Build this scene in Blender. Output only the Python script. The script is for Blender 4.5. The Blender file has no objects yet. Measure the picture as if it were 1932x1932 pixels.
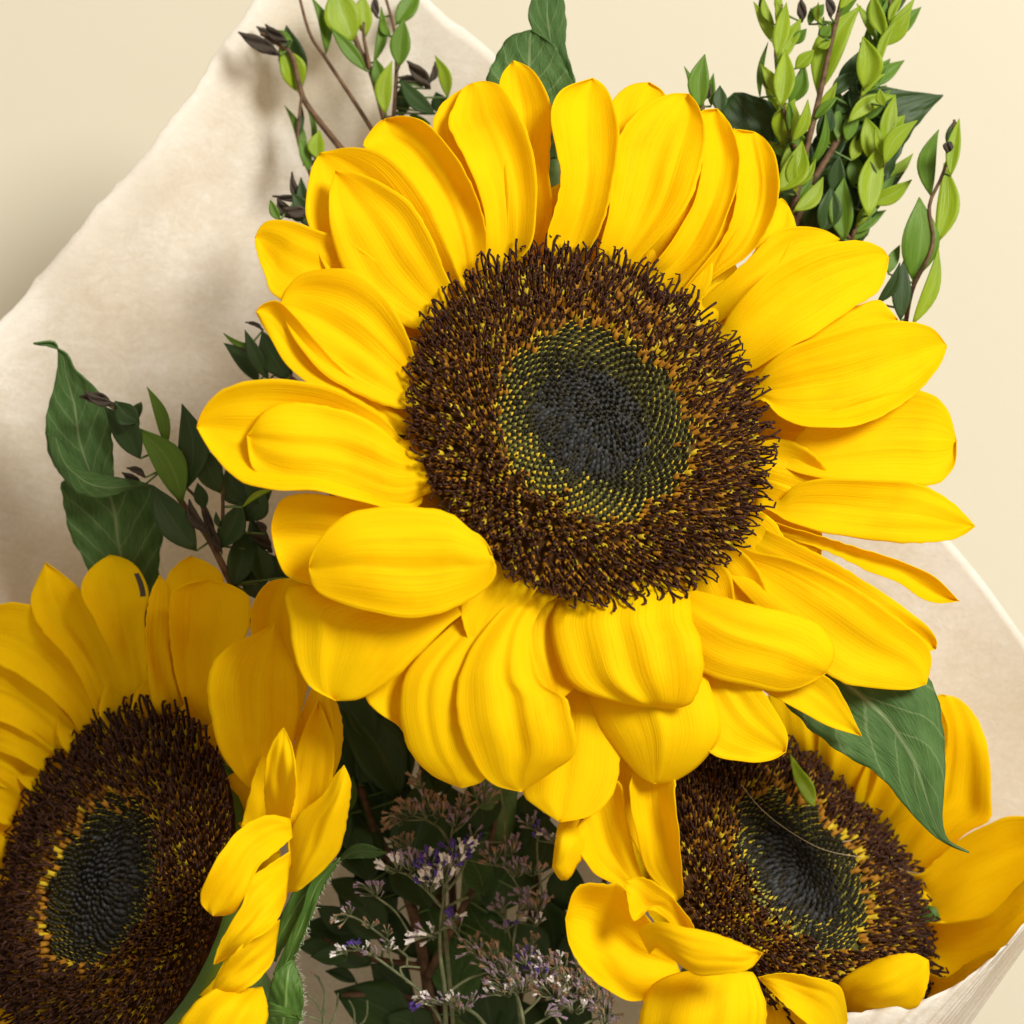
import bpy, math, random
from mathutils import Vector, Matrix
import mathutils
random.seed(7)
sc = bpy.context.scene
C = sc.collection

# ---------------------------------------------------------------- camera, world, lamps
S = 0.198 / 1932.0           # metres per photo unit (photo measured 1932 wide) at the main flower's distance
H = 0.55                     # camera height above the main flower
ZREF = 0.175                 # main flower's distance in front of the backdrop
UP = Matrix.Translation((0, 0, 1.2)) @ Matrix.Rotation(math.radians(90), 4, 'X')   # the scene is laid out facing +Z, then stood upright
cam_d = bpy.data.cameras.new('camera'); cam = bpy.data.objects.new('camera', cam_d); C.objects.link(cam)
cam.matrix_world = UP @ Matrix.Translation((0, 0, ZREF + H))
cam_d.sensor_width = 36; cam_d.lens = 36 * H / 0.198; cam_d.clip_start = 0.01; cam_d.clip_end = 50
cam_d.dof.use_dof = True; cam_d.dof.focus_distance = H + 0.008; cam_d.dof.aperture_fstop = 22
sc.camera = cam
w = bpy.data.worlds.new('World'); sc.world = w; w.use_nodes = True
bgn = w.node_tree.nodes['Background']; bgn.inputs[0].default_value = (1.0, 0.83, 0.64, 1); bgn.inputs[1].default_value = 0.56
def area(name, loc, target, size, power, col):
    l = bpy.data.lights.new(name, 'AREA'); l.shape = 'DISK'; l.size = size; l.energy = power; l.color = col
    o = bpy.data.objects.new(name, l); C.objects.link(o); loc = UP @ Vector(loc); target = UP @ Vector(target); o.location = loc
    o.rotation_euler = (target - loc).to_track_quat('-Z', 'Y').to_euler(); return o
area('key_lamp', (0.68, 0.58, 1.10), (0, 0, 0.14), 0.44, 24.0, (1.0, 0.975, 0.90))
vs = sc.view_settings; vs.view_transform = 'Standard'; vs.look = 'None'; vs.gamma = 1; vs.exposure = 0.0
sc.render.resolution_x = sc.render.resolution_y = 1024

# ---------------------------------------------------------------- helpers
def P(x, y, d=0.0):
    k = (H - d * S) / H
    return Vector(((x - 966) * S * k, (966 - y) * S * k, ZREF + d * S))
def conv(ox, oy, f): return lambda p: (ox + p[0] * f, oy + p[1] * f)
Z1 = conv(316.7, 0, 0.418); Z2 = conv(1124.4, 0, 0.418); ZL = conv(0, 570.1, 0.2951); ZB = conv(506.8, 1377.7, 0.3443)
def tag(o, label=None, cat=None, group=None, kind=None):
    for k, v in (('label', label), ('category', cat), ('group', group), ('kind', kind)):
        if v: o[k] = v
    return o
def mesh(name, V, F, mats, parent=None, mi=None, uv=None, smooth=True, solid=0):
    me = bpy.data.meshes.new(name); me.from_pydata([tuple(v) for v in V], [], F)
    for m in (mats if isinstance(mats, (list, tuple)) else [mats]): me.materials.append(m)
    if mi: me.polygons.foreach_set('material_index', mi)
    if smooth: me.polygons.foreach_set('use_smooth', [True] * len(F))
    if uv:
        l = me.uv_layers.new(name='UVMap')
        for i, lp in enumerate(me.loops): l.data[i].uv = uv[lp.vertex_index]
    me.update()
    o = bpy.data.objects.new(name, me); C.objects.link(o)
    if parent:
        o.parent = parent; o.matrix_parent_inverse = parent.matrix_world.inverted() if parent.type != 'EMPTY' else Matrix.Translation(-parent.location)
    if solid:
        md = o.modifiers.new('thickness', 'SOLIDIFY'); md.thickness = solid; md.offset = 0
    return o
def empty(name, loc):
    o = bpy.data.objects.new(name, None); C.objects.link(o); o.location = loc; o.empty_display_size = 0.01; return o
def crv(pts):
    """arc-length parametrised Catmull-Rom through pts (any dimension)"""
    pts = [tuple(p) for p in pts]; n = len(pts)
    out = []
    for i in range(n - 1):
        p0 = pts[max(i - 1, 0)]; p1 = pts[i]; p2 = pts[i + 1]; p3 = pts[min(i + 2, n - 1)]
        for k in range(8):
            t = k / 8
            out.append(tuple(0.5 * (2 * b + (c - a) * t + (2 * a - 5 * b + 4 * c - d) * t * t + (3 * b - a - 3 * c + d) * t ** 3) for a, b, c, d in zip(p0, p1, p2, p3)))
    out.append(pts[-1])
    cum = [0]
    for a, b in zip(out, out[1:]): cum.append(cum[-1] + math.dist(a, b))
    tot = cum[-1] or 1
    def f(u):
        s = max(0, min(1, u)) * tot
        lo, hi = 0, len(cum) - 1
        while hi - lo > 1:
            m = (lo + hi) // 2
            if cum[m] <= s: lo = m
            else: hi = m
        seg = cum[hi] - cum[lo] or 1
        t = (s - cum[lo]) / seg
        return tuple(a + (b - a) * t for a, b in zip(out[lo], out[hi]))
    return f
def prof(vals):
    """smooth interpolation of evenly spaced values"""
    n = len(vals)
    def f(u):
        x = max(0, min(1, u)) * (n - 1); i = min(int(x), n - 2); t = x - i
        a = vals[max(i - 1, 0)]; b = vals[i]; c = vals[i + 1]; d = vals[min(i + 2, n - 1)]
        return 0.5 * (2 * b + (c - a) * t + (2 * a - 5 * b + 4 * c - d) * t * t + (3 * b - a - 3 * c + d) * t ** 3)
    return f
def tube_data(path, rad, n=6, cap=True):
    """path of Vectors, rad per point"""
    V, F = [], []
    up = Vector((0.3, 0.2, 1)).normalized()
    m = len(path)
    for i, p in enumerate(path):
        t = (path[min(i + 1, m - 1)] - path[max(i - 1, 0)])
        t = t.normalized() if t.length > 1e-12 else Vector((0, 0, 1))
        a = t.cross(up)
        if a.length < 1e-3: a = t.cross(Vector((1, 0, 0)))
        a.normalize(); b = t.cross(a)
        for k in range(n):
            an = 2 * math.pi * k / n
            V.append(p + (a * math.cos(an) + b * math.sin(an)) * rad[i])
    for i in range(m - 1):
        for k in range(n):
            k2 = (k + 1) % n
            F.append((i * n + k, i * n + k2, (i + 1) * n + k2, (i + 1) * n + k))
    if cap:
        F.append(tuple(range(n))[::-1]); F.append(tuple(range((m - 1) * n, m * n)))
    return V, F
class MB:
    def __init__(s): s.V, s.F, s.M = [], [], []
    def add(s, V, F, m=0):
        o = len(s.V); s.V += [Vector(v) for v in V]; s.F += [tuple(i + o for i in f) for f in F]; s.M += [m] * len(F)
    def tube(s, pts, r0, r1=None, n=6, m=0, steps=None):
        r1 = r0 if r1 is None else r1
        f = crv([tuple(p) for p in pts]); k = steps or max(3, 4 * (len(pts) - 1))
        s.add(*tube_data([Vector(f(i / k)) for i in range(k + 1)], [r0 + (r1 - r0) * i / k for i in range(k + 1)], n), m)
    def build(s, name, mats, parent=None, smooth=True): return mesh(name, s.V, s.F, mats, parent, s.M, None, smooth)

# ---------------------------------------------------------------- materials
def mat(name):
    m = bpy.data.materials.new(name); m.use_nodes = True
    nt = m.node_tree; b = nt.nodes['Principled BSDF']
    return m, nt, b
def N(nt, t, **k):
    n = nt.nodes.new(t)
    for a, v in k.items():
        if a in n.inputs: n.inputs[a].default_value = v
        else: setattr(n, a, v)
    return n
def ramp(nt, stops):
    r = nt.nodes.new('ShaderNodeValToRGB'); e = r.color_ramp.elements
    while len(e) < len(stops): e.new(0.5)
    for el, (p, c) in zip(e, stops): el.position = p; el.color = (*c, 1)
    return r
def thin_mat(name, stops, trans_col, trans, rough=0.5, vein=(6.0, 90.0), bump=0.25, spot=None, spec=0.3, midrib=None):
    """petal / leaf: lengthwise veins from the UV map, some light passes through"""
    m, nt, b = mat(name); L = nt.links.new
    uv = N(nt, 'ShaderNodeUVMap'); mp = N(nt, 'ShaderNodeMapping'); mp.inputs['Scale'].default_value = (vein[0], vein[1], 1)
    oi = N(nt, 'ShaderNodeObjectInfo'); off = N(nt, 'ShaderNodeVectorMath', operation='ADD')
    cmb = N(nt, 'ShaderNodeCombineXYZ'); mul = N(nt, 'ShaderNodeMath', operation='MULTIPLY'); mul.inputs[1].default_value = 40
    L(oi.outputs['Random'], mul.inputs[0]); L(mul.outputs[0], cmb.inputs[0]); L(mul.outputs[0], cmb.inputs[1])
    L(uv.outputs[0], mp.inputs[0]); L(mp.outputs[0], off.inputs[0]); L(cmb.outputs[0], off.inputs[1])
    n1 = N(nt, 'ShaderNodeTexNoise', Scale=1.0, Detail=3.0, Roughness=0.6); L(off.outputs[0], n1.inputs[0])
    tc = N(nt, 'ShaderNodeTexCoord'); n2 = N(nt, 'ShaderNodeTexNoise', Scale=90.0, Detail=4.0); L(tc.outputs['Object'], n2.inputs[0])
    mx = N(nt, 'ShaderNodeMix', data_type='FLOAT'); mx.inputs[0].default_value = 0.5
    L(n1.outputs[0], mx.inputs[2]); L(n2.outputs[0], mx.inputs[3])
    r = ramp(nt, stops); L(mx.outputs[0], r.inputs[0])
    col = r.outputs[0]
    if midrib:
        sep = N(nt, 'ShaderNodeSeparateXYZ'); L(uv.outputs[0], sep.inputs[0])
        s1 = N(nt, 'ShaderNodeMath', operation='SUBTRACT'); s1.inputs[1].default_value = 0.5; L(sep.outputs[1], s1.inputs[0])
        ab = N(nt, 'ShaderNodeMath', operation='ABSOLUTE'); L(s1.outputs[0], ab.inputs[0])
        # side veins: lines slanting away from the midrib
        sl = N(nt, 'ShaderNodeMath', operation='MULTIPLY_ADD'); sl.inputs[1].default_value = -0.55; L(ab.outputs[0], sl.inputs[0]); L(sep.outputs[0], sl.inputs[2])
        fr = N(nt, 'ShaderNodeMath', operation='MULTIPLY'); fr.inputs[1].default_value = 7.0; L(sl.outputs[0], fr.inputs[0])
        wob = N(nt, 'ShaderNodeMath', operation='ADD'); L(fr.outputs[0], wob.inputs[0]); L(n2.outputs[0], wob.inputs[1])
        fc = N(nt, 'ShaderNodeMath', operation='FRACT'); L(wob.outputs[0], fc.inputs[0])
        pp = N(nt, 'ShaderNodeMath', operation='PINGPONG'); pp.inputs[1].default_value = 0.5; L(fc.outputs[0], pp.inputs[0])
        a1 = N(nt, 'ShaderNodeMapRange'); a1.inputs[1].default_value = 0.0; a1.inputs[2].default_value = midrib[1]; a1.inputs[3].default_value = 1; a1.inputs[4].default_value = 0; L(ab.outputs[0], a1.inputs[0])
        a2 = N(nt, 'ShaderNodeMapRange'); a2.inputs[1].default_value = 0.0; a2.inputs[2].default_value = 0.06; a2.inputs[3].default_value = midrib[2]; a2.inputs[4].default_value = 0; L(pp.outputs[0], a2.inputs[0])
        mxv = N(nt, 'ShaderNodeMath', operation='MAXIMUM'); L(a1.outputs[0], mxv.inputs[0]); L(a2.outputs[0], mxv.inputs[1])
        mc = N(nt, 'ShaderNodeMix', data_type='RGBA'); L(mxv.outputs[0], mc.inputs[0]); L(col, mc.inputs[6]); mc.inputs[7].default_value = (*midrib[0], 1); col = mc.outputs[2]
    if spot:
        n3 = N(nt, 'ShaderNodeTexNoise', Scale=55.0, Detail=6.0, Roughness=0.75); L(tc.outputs['Object'], n3.inputs[0])
        mr = N(nt, 'ShaderNodeMapRange'); mr.inputs[1].default_value = 0.70; mr.inputs[2].default_value = 0.80; mr.inputs[4].default_value = 0.6; L(n3.outputs[0], mr.inputs[0])
        ms = N(nt, 'ShaderNodeMix', data_type='RGBA'); L(mr.outputs[0], ms.inputs[0]); L(col, ms.inputs[6]); ms.inputs[7].default_value = (*spot, 1); col = ms.outputs[2]
    L(col, b.inputs['Base Color']); b.inputs['Roughness'].default_value = rough; b.inputs['Specular IOR Level'].default_value = spec
    bp = N(nt, 'ShaderNodeBump', Strength=bump, Distance=0.0006); L(n1.outputs[0], bp.inputs['Height']); L(bp.outputs[0], b.inputs['Normal'])
    if trans > 0:
        t = N(nt, 'ShaderNodeBsdfTranslucent'); t.inputs[0].default_value = (*trans_col, 1); L(bp.outputs[0], t.inputs['Normal'])
        sh = N(nt, 'ShaderNodeMixShader'); sh.inputs[0].default_value = trans
        L(b.outputs[0], sh.inputs[1]); L(t.outputs[0], sh.inputs[2]); L(sh.outputs[0], nt.nodes['Material Output'].inputs[0])
    return m
def plain(name, c0, c1, scale=300, rough=0.6, spec=0.3, bump=0.0):
    m, nt, b = mat(name); L = nt.links.new
    tc = N(nt, 'ShaderNodeTexCoord'); n = N(nt, 'ShaderNodeTexNoise', Scale=scale, Detail=3.0); L(tc.outputs['Object'], n.inputs[0])
    r = ramp(nt, [(0.32, c0), (0.68, c1)]); L(n.outputs[0], r.inputs[0]); L(r.outputs[0], b.inputs['Base Color'])
    b.inputs['Roughness'].default_value = rough; b.inputs['Specular IOR Level'].default_value = spec
    if bump:
        bp = N(nt, 'ShaderNodeBump', Strength=bump, Distance=0.0005); L(n.outputs[0], bp.inputs['Height']); L(bp.outputs[0], b.inputs['Normal'])
    return m
M_petal = thin_mat('petal_yellow', [(0.34, (0.85, 0.55, 0.001)), (0.48, (0.92, 0.665, 0.002)), (0.68, (0.95, 0.725, 0.003))], (0.98, 0.60, 0.0), 0.40, 0.65, (1.2, 62), 0.32, None, 0.05)
M_green = thin_mat('leaf_green', [(0.35, (0.040, 0.100, 0.018)), (0.65, (0.095, 0.185, 0.050))], (0.14, 0.32, 0.03), 0.2, 0.68, (14, 40), 0.6, (0.05, 0.06, 0.02), 0.3, ((0.22, 0.29, 0.13), 0.028, 0.55))
M_myrtle = thin_mat('myrtle_bright', [(0.3, (0.19, 0.29, 0.008)), (0.7, (0.36, 0.47, 0.025))], (0.5, 0.72, 0.03), 0.32, 0.42, (3, 14), 0.3, (0.10, 0.09, 0.02), 0.3, ((0.34, 0.46, 0.10), 0.05, 0.0))
M_myrtle2 = thin_mat('myrtle_mid', [(0.3, (0.075, 0.16, 0.010)), (0.7, (0.14, 0.26, 0.022))], (0.2, 0.4, 0.02), 0.22, 0.42, (3, 14), 0.3, (0.06, 0.05, 0.02), 0.3, ((0.16, 0.26, 0.05), 0.05, 0.0))
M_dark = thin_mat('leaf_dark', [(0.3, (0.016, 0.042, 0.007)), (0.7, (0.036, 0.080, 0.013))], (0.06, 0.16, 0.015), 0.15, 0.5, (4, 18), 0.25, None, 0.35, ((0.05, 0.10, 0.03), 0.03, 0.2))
M_dried = thin_mat('leaf_dried', [(0.3, (0.035, 0.026, 0.020)), (0.7, (0.10, 0.08, 0.06))], (0.1, 0.08, 0.05), 0.1, 0.7, (3, 20), 0.5, None, 0.2)
M_bract = thin_mat('bract_green', [(0.3, (0.045, 0.115, 0.016)), (0.7, (0.105, 0.21, 0.034))], (0.25, 0.5, 0.04), 0.2, 0.5, (5, 20), 0.3, None, 0.3, ((0.22, 0.36, 0.10), 0.05, 0.0))
M_twig = plain('twig_brown', (0.07, 0.040, 0.022), (0.17, 0.10, 0.055), 500, 0.7, 0.2, 0.4)
M_gstem = plain('stem_green', (0.07, 0.13, 0.03), (0.14, 0.22, 0.06), 300, 0.55, 0.3, 0.2)
M_stig = plain('stigma_brown', (0.018, 0.006, 0.0035), (0.055, 0.019, 0.009), 900, 0.55, 0.15)
M_cor = plain('floret_amber', (0.13, 0.048, 0.004), (0.42, 0.19, 0.010), 700, 0.6, 0.2)
M_pol = plain('floret_yellow', (0.42, 0.28, 0.008), (0.62, 0.45, 0.02), 700, 0.6, 0.2)
M_olive = plain('bract_olive', (0.13, 0.12, 0.012), (0.30, 0.27, 0.03), 600, 0.55, 0.3)
M_bud = plain('bud_dark', (0.010, 0.009, 0.005), (0.030, 0.026, 0.014), 700, 0.6, 0.2)
M_slate = plain('bud_slate', (0.012, 0.012, 0.012), (0.052, 0.053, 0.055), 700, 0.6, 0.2)
M_disc = plain('disc_brown', (0.030, 0.012, 0.004), (0.09, 0.040, 0.008), 500, 0.8, 0.1)
M_olived = plain('disc_olive', (0.028, 0.026, 0.007), (0.075, 0.068, 0.014), 500, 0.8, 0.1)
M_hair = plain('plant_hair', (0.5, 0.55, 0.42), (0.65, 0.68, 0.55), 300, 0.5, 0.4)
M_fib = plain('fibre_pale', (0.6, 0.48, 0.28), (0.75, 0.62, 0.4), 200, 0.4, 0.5)
M_lwhite = plain('calyx_white', (0.72, 0.67, 0.66), (0.86, 0.82, 0.82), 900, 0.6, 0.2)
M_lpurple = plain('calyx_purple', (0.05, 0.025, 0.20), (0.14, 0.08, 0.42), 900, 0.6, 0.2)
M_lmauve = plain('calyx_mauve', (0.20, 0.14, 0.20), (0.44, 0.33, 0.42), 900, 0.65, 0.2)
M_ltan = plain('calyx_tan', (0.19, 0.11, 0.065), (0.48, 0.32, 0.20), 900, 0.7, 0.2)
M_lstem = plain('limonium_stem', (0.10, 0.12, 0.055), (0.22, 0.24, 0.13), 400, 0.6, 0.2)

def paper_mat():
    m, nt, b = mat('fibre_paper'); L = nt.links.new
    tc = N(nt, 'ShaderNodeTexCoord')
    mp = N(nt, 'ShaderNodeMapping'); mp.inputs['Scale'].default_value = (1, 1, 1); L(tc.outputs['Object'], mp.inputs[0])
    wv = N(nt, 'ShaderNodeTexNoise', Scale=260.0, Detail=8.0, Roughness=0.75, Distortion=2.5); L(mp.outputs[0], wv.inputs[0])
    mp2 = N(nt, 'ShaderNodeMapping'); mp2.inputs['Rotation'].default_value = (0, 0, 0.9); mp2.inputs['Scale'].default_value = (60, 150, 90); L(tc.outputs['Object'], mp2.inputs[0])
    fb = N(nt, 'ShaderNodeTexNoise', Scale=1.0, Detail=6.0, Roughness=0.75, Distortion=3.0); L(mp2.outputs[0], fb.inputs[0])
    cl = N(nt, 'ShaderNodeTexNoise', Scale=38.0, Detail=5.0, Roughness=0.65); L(tc.outputs['Object'], cl.inputs[0])
    a = N(nt, 'ShaderNodeMix', data_type='FLOAT'); a.inputs[0].default_value = 0.5; L(wv.outputs[0], a.inputs[2]); L(fb.outputs[0], a.inputs[3])
    a2 = N(nt, 'ShaderNodeMix', data_type='FLOAT'); a2.inputs[0].default_value = 0.5; L(a.outputs[0], a2.inputs[2]); L(cl.outputs[0], a2.inputs[3])
    r = ramp(nt, [(0.38, (0.71, 0.645, 0.55)), (0.5, (0.77, 0.725, 0.645)), (0.60, (0.85, 0.83, 0.78))]); L(a2.outputs[0], r.inputs[0])
    uv = N(nt, 'ShaderNodeUVMap'); sep = N(nt, 'ShaderNodeSeparateXYZ'); L(uv.outputs[0], sep.inputs[0])      # thicker white fibres along the torn rim
    ed = N(nt, 'ShaderNodeMapRange'); ed.inputs[1].default_value = 0.015; ed.inputs[2].default_value = 0.075; ed.inputs[3].default_value = 0.85; ed.inputs[4].default_value = 0.0
    ea = N(nt, 'ShaderNodeMath', operation='MULTIPLY_ADD'); ea.inputs[1].default_value = 0.09; L(a.outputs[0], ea.inputs[0]); L(sep.outputs[1], ea.inputs[2])
    eb = N(nt, 'ShaderNodeMath', operation='SUBTRACT'); eb.inputs[1].default_value = 0.045; L(ea.outputs[0], eb.inputs[0]); L(eb.outputs[0], ed.inputs[0])
    rc = N(nt, 'ShaderNodeMix', data_type='RGBA'); L(ed.outputs[0], rc.inputs[0]); L(r.outputs[0], rc.inputs[6]); rc.inputs[7].default_value = (0.88, 0.86, 0.81, 1)
    L(rc.outputs[2], b.inputs['Base Color']); b.inputs['Roughness'].default_value = 0.8; b.inputs['Specular IOR Level'].default_value = 0.15
    bp = N(nt, 'ShaderNodeBump', Strength=0.35, Distance=0.0006); L(a.outputs[0], bp.inputs['Height']); L(bp.outputs[0], b.inputs['Normal'])
    t = N(nt, 'ShaderNodeBsdfTranslucent'); t.inputs[0].default_value = (0.85, 0.74, 0.56, 1)
    sh = N(nt, 'ShaderNodeMixShader'); sh.inputs[0].default_value = 0.25; L(b.outputs[0], sh.inputs[1]); L(t.outputs[0], sh.inputs[2])
    tr = N(nt, 'ShaderNodeBsdfTransparent'); sh2 = N(nt, 'ShaderNodeMixShader')
    mr = N(nt, 'ShaderNodeMapRange'); mr.inputs[1].default_value = 0.36; mr.inputs[2].default_value = 0.58; mr.inputs[3].default_value = 0.34; mr.inputs[4].default_value = 0.0; L(a2.outputs[0], mr.inputs[0])
    L(mr.outputs[0], sh2.inputs[0]); L(sh.outputs[0], sh2.inputs[1]); L(tr.outputs[0], sh2.inputs[2])
    L(sh2.outputs[0], nt.nodes['Material Output'].inputs[0])
    return m
M_paper = paper_mat()
M_table = plain('cream_backdrop', (0.585, 0.553, 0.45), (0.60, 0.566, 0.465), 6, 0.7, 0.2)

# ---------------------------------------------------------------- setting
V = [(-3, -3, 0), (3, -3, 0), (3, 3, 0), (-3, 3, 0), (-3, -3, -0.03), (3, -3, -0.03), (3, 3, -0.03), (-3, 3, -0.03)]
tb = mesh('backdrop', V, [(0, 1, 2, 3), (4, 7, 6, 5), (0, 4, 5, 1), (1, 5, 6, 2), (2, 6, 7, 3), (3, 7, 4, 0)], M_table, smooth=False)
tag(tb, 'plain cream backdrop wall behind the bouquet', None, None, 'structure')

BIND = (870, 2750, -860)      # where all stems are gathered, out of the picture
def sheet(name, edge, inner, nu, nv, label, seed, rag=5, bow=0, waves=14):
    rnd = random.Random(seed)
    fe = crv(edge); fi = crv(inner)
    V, F, uv = [], [], []
    ph = [rnd.uniform(0, 6.28) for _ in range(6)]
    for i in range(nu + 1):
        u = i / nu; a = fe(u); b = fi(u)
        rg = rag * (rnd.uniform(-1, 1) * 0.45 + math.sin(u * 61 + ph[0]) * 0.4 + math.sin(u * 143 + ph[1]) * 0.3)
        for j in range(nv + 1):
            v = j / nv; vv = v ** 1.25
            x, y, d = (a[k] + (b[k] - a[k]) * vv for k in range(3))
            fade = (1 - v) ** 6
            x += rg * fade * 0.7; y += rg * fade
            d += -bow * math.sin(math.pi * min(1, v * 1.1)) + waves * (math.sin(u * 17 + ph[2] + v * 2) + 0.6 * math.sin(u * 37 + ph[3] - v * 3)) * (1 - v) + 4 * math.sin(u * 90 + v * 11 + ph[4])
            V.append(P(x, y, max(d, -1085))); uv.append((u, v))
    for i in range(nu):
        for j in range(nv):
            q = i * (nv + 1) + j; F.append((q, q + 1, q + nv + 2, q + nv + 1))
    o = mesh(name, V, F, M_paper, None, None, uv, True, 0.00025)
    return tag(o, label, 'wrapping paper')
BACK_EDGE = [(-420, 1250, -620), (-260, 930, -640), (-130, 745, -660), (0, 600, -680), (100, 490, -690), (250, 315, -700), (330, 215, -705), (400, 120, -710), (480, 0, -720), (530, -70, -725), (650, -95, -730), (760, -45, -730), (835, 25, -725), (930, 100, -720), (1200, 385, -715), (1500, 705, -725), (1790, 1018, -740), (1932, 1205, -760), (2130, 1500, -790)]
back = sheet('wrapping_paper', BACK_EDGE,
      [(500, 2700, -980), (650, 2760, -1000), (800, 2800, -1010), (950, 2800, -1010), (1100, 2760, -1000), (1250, 2700, -980)], 220, 40,
      'pale fibrous paper sheet spread behind the whole bouquet, with a ragged torn edge', 3, 5, 70)
sheet('wrapping_paper',
      [(1380, 2080, -150), (1500, 1958, -120), (1560, 1920, -105), (1640, 1906, -95), (1720, 1894, -85), (1790, 1866, -75), (1850, 1826, -70), (1900, 1780, -70), (1945, 1730, -80), (2020, 1640, -110), (2150, 1480, -200)],
      [(800, 2720, -600), (900, 2740, -580), (1000, 2740, -560), (1150, 2720, -560), (1300, 2680, -600)], 90, 30,
      'pale paper flap folded up in front of the lower sunflower that faces right', 9, 3, -60, 4)

# ---------------------------------------------------------------- sunflower builder
class Flower:
    def __init__(s, label, cx, cy, d, R, ang, tilt, seed):
        """ang: picture direction the head faces (degrees, counter-clockwise from right); tilt from the camera axis"""
        s.inset = 0; s.rnd = random.Random(seed); s.cx, s.cy, s.d, s.R = cx, cy, d, R
        s.f = (math.cos(math.radians(ang)), math.sin(math.radians(ang))); s.t = math.radians(tilt)
        st, ct = math.sin(s.t), math.cos(s.t); fx, fy = s.f
        s.n = Vector((st * fx, st * fy, ct)); s.e1 = Vector((-fy, fx, 0)); s.e2 = Vector((ct * fx, ct * fy, -st))
        s.c = P(cx, cy, d); s.k = (H - d * S) / H * S
        s.root = empty('sunflower', P(*BIND)); tag(s.root, label, 'sunflower', 'sunflowers of the bouquet')
    def plane(s, x, y):
        q = (x - s.cx) * s.f[0] - (y - s.cy) * s.f[1]
        return s.d - math.tan(s.t) * q
    def rim(s, a, r):
        a = math.radians(a); ct = math.cos(s.t)
        u, v = math.cos(a) * s.R * r, math.sin(a) * s.R * r * ct
        return (s.cx + s.e1.x * u + s.f[0] * v, s.cy - (s.e1.y * u + s.f[1] * v))
    def petal(s, L, R, tip, lay=0, d=(0, 20, 15, -15), cup=0.06, k=0.5, ridge=0.012, wave=8, name='petal', m=None, nu=36, nv=24, skew=0.0, fold=None, drop=50):
        rnd = s.rnd
        if s.inset and name == 'petal':        # petal claws reach in under the florets
            L = [(L[0][0] + (s.cx - L[0][0]) * s.inset, L[0][1] + (s.cy - L[0][1]) * s.inset)] + list(L)
            R = [(R[0][0] + (s.cx - R[0][0]) * s.inset, R[0][1] + (s.cy - R[0][1]) * s.inset)] + list(R)
        fl = crv(list(L) + [tip]); fr = crv(list(R) + [tip]); fd = prof(d)
        bx, by = (L[0][0] + R[0][0]) / 2, (L[0][1] + R[0][1]) / 2
        pb = s.plane(bx, by)
        crs = [(rnd.uniform(-0.75, 0.75), rnd.uniform(0.05, 0.10), rnd.uniform(-0.022, 0.024), rnd.uniform(0.0, 0.8)) for _ in range(7)]
        ph = [rnd.uniform(0, 6.28) for _ in range(6)]; fq = rnd.uniform(2.2, 3.6); asym = rnd.uniform(-0.5, 0.5)
        V, F, uv = [], [], []
        for i in range(nu + 1):
            u = i / nu; u2 = 1 - (1 - u) ** 1.25
            a, b = fl(u2), fr(u2); wd = math.dist(a, b)
            mx, my = (a[0] + b[0]) / 2, (a[1] + b[1]) / 2
            base = pb + k * (s.plane(mx, my) - pb) + lay + fd(u2) - drop * (1 - u2) ** 4
            for j in range(nv + 1):
                v = j / nv; q = 2 * v - 1
                x, y = a[0] + (b[0] - a[0]) * v, a[1] + (b[1] - a[1]) * v
                z = base + wd * (cup * (q * q - 0.35) * 2 + skew * q)
                env = math.sin(math.pi * min(1, max(0, u2))) ** 0.5
                z += wd * ridge * env * (math.sin(q * fq * 3.1 + ph[0] + asym * u2 * 3) + 0.35 * math.sin(q * 8.5 + ph[1] - 2 * u2) * math.sin(u2 * 4 + ph[5]) + 0.16 * math.sin(q * 15 + ph[4] + u2 * 2))
                z -= wd * 0.016 * env * math.exp(-((q - asym * 0.2) / 0.12) ** 2) * (1 - 0.3 * u2)          # midline groove
                for c0, cw, ca, cu in crs: z += wd * ca * env * math.exp(-((q - c0 * (1 - 0.5 * u2)) / cw) ** 2) * math.exp(-((u2 - cu) / 0.35) ** 2)
                z += wave * q * q * math.sin(u2 * 5.5 + ph[2] + q) + wave * 0.4 * math.sin(u2 * 11 + ph[3] + 3 * q)
                if fold:      # one long edge lifts (side, position, height)
                    t = (q * fold[0] - fold[1]) / (1 - fold[1])
                    if t > 0: z += fold[2] * wd * (t ** 1.3) * env
                eg = max(0, abs(q) - 0.8) / 0.2 * env                                        # slightly uneven rim
                x += eg * (b[0] - a[0]) / max(wd, 1) * q * 1.1 * math.sin(u2 * 31 + ph[4] + 9 * math.sin(u2 * 7 + ph[5])); y += eg * (b[1] - a[1]) / max(wd, 1) * q * 1.1 * math.sin(u2 * 31 + ph[4] + 9 * math.sin(u2 * 7 + ph[5]))
                V.append(P(x, y, z)); uv.append((u2, v))
        for i in range(nu):
            for j in range(nv):
                o = i * (nv + 1) + j; F.append((o, o + nv + 1, o + nv + 2, o + 1))
        return mesh(name, V, F, m or M_petal, s.root, None, uv, True, 0.00016)
    def auto_petal(s, a, r0, r1, wid, lay, **k):
        b = s.rim(a, r0); t = s.rim(a, r1)
        dx, dy = t[0] - b[0], t[1] - b[1]; l = math.hypot(dx, dy); nx, ny = -dy / l, dx / l
        def e(sg): return [(b[0] + dx * u + sg * nx * wid * w_, b[1] + dy * u + sg * ny * wid * w_) for u, w_ in ((0, .28), (.25, .46), (.5, .5), (.75, .40), (.92, .2))]
        return s.petal(e(1), e(-1), t, lay, **k)
    def local(s, x, y, z): return s.c + (s.e1 * x + s.e2 * y + s.n * z) * s.k
    def hgt(s, r): return s.R * (0.075 + 0.035 * math.exp(-((r - 0.58) / 0.24) ** 2) - 0.05 * max(0, r - 0.8) / 0.2)
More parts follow.
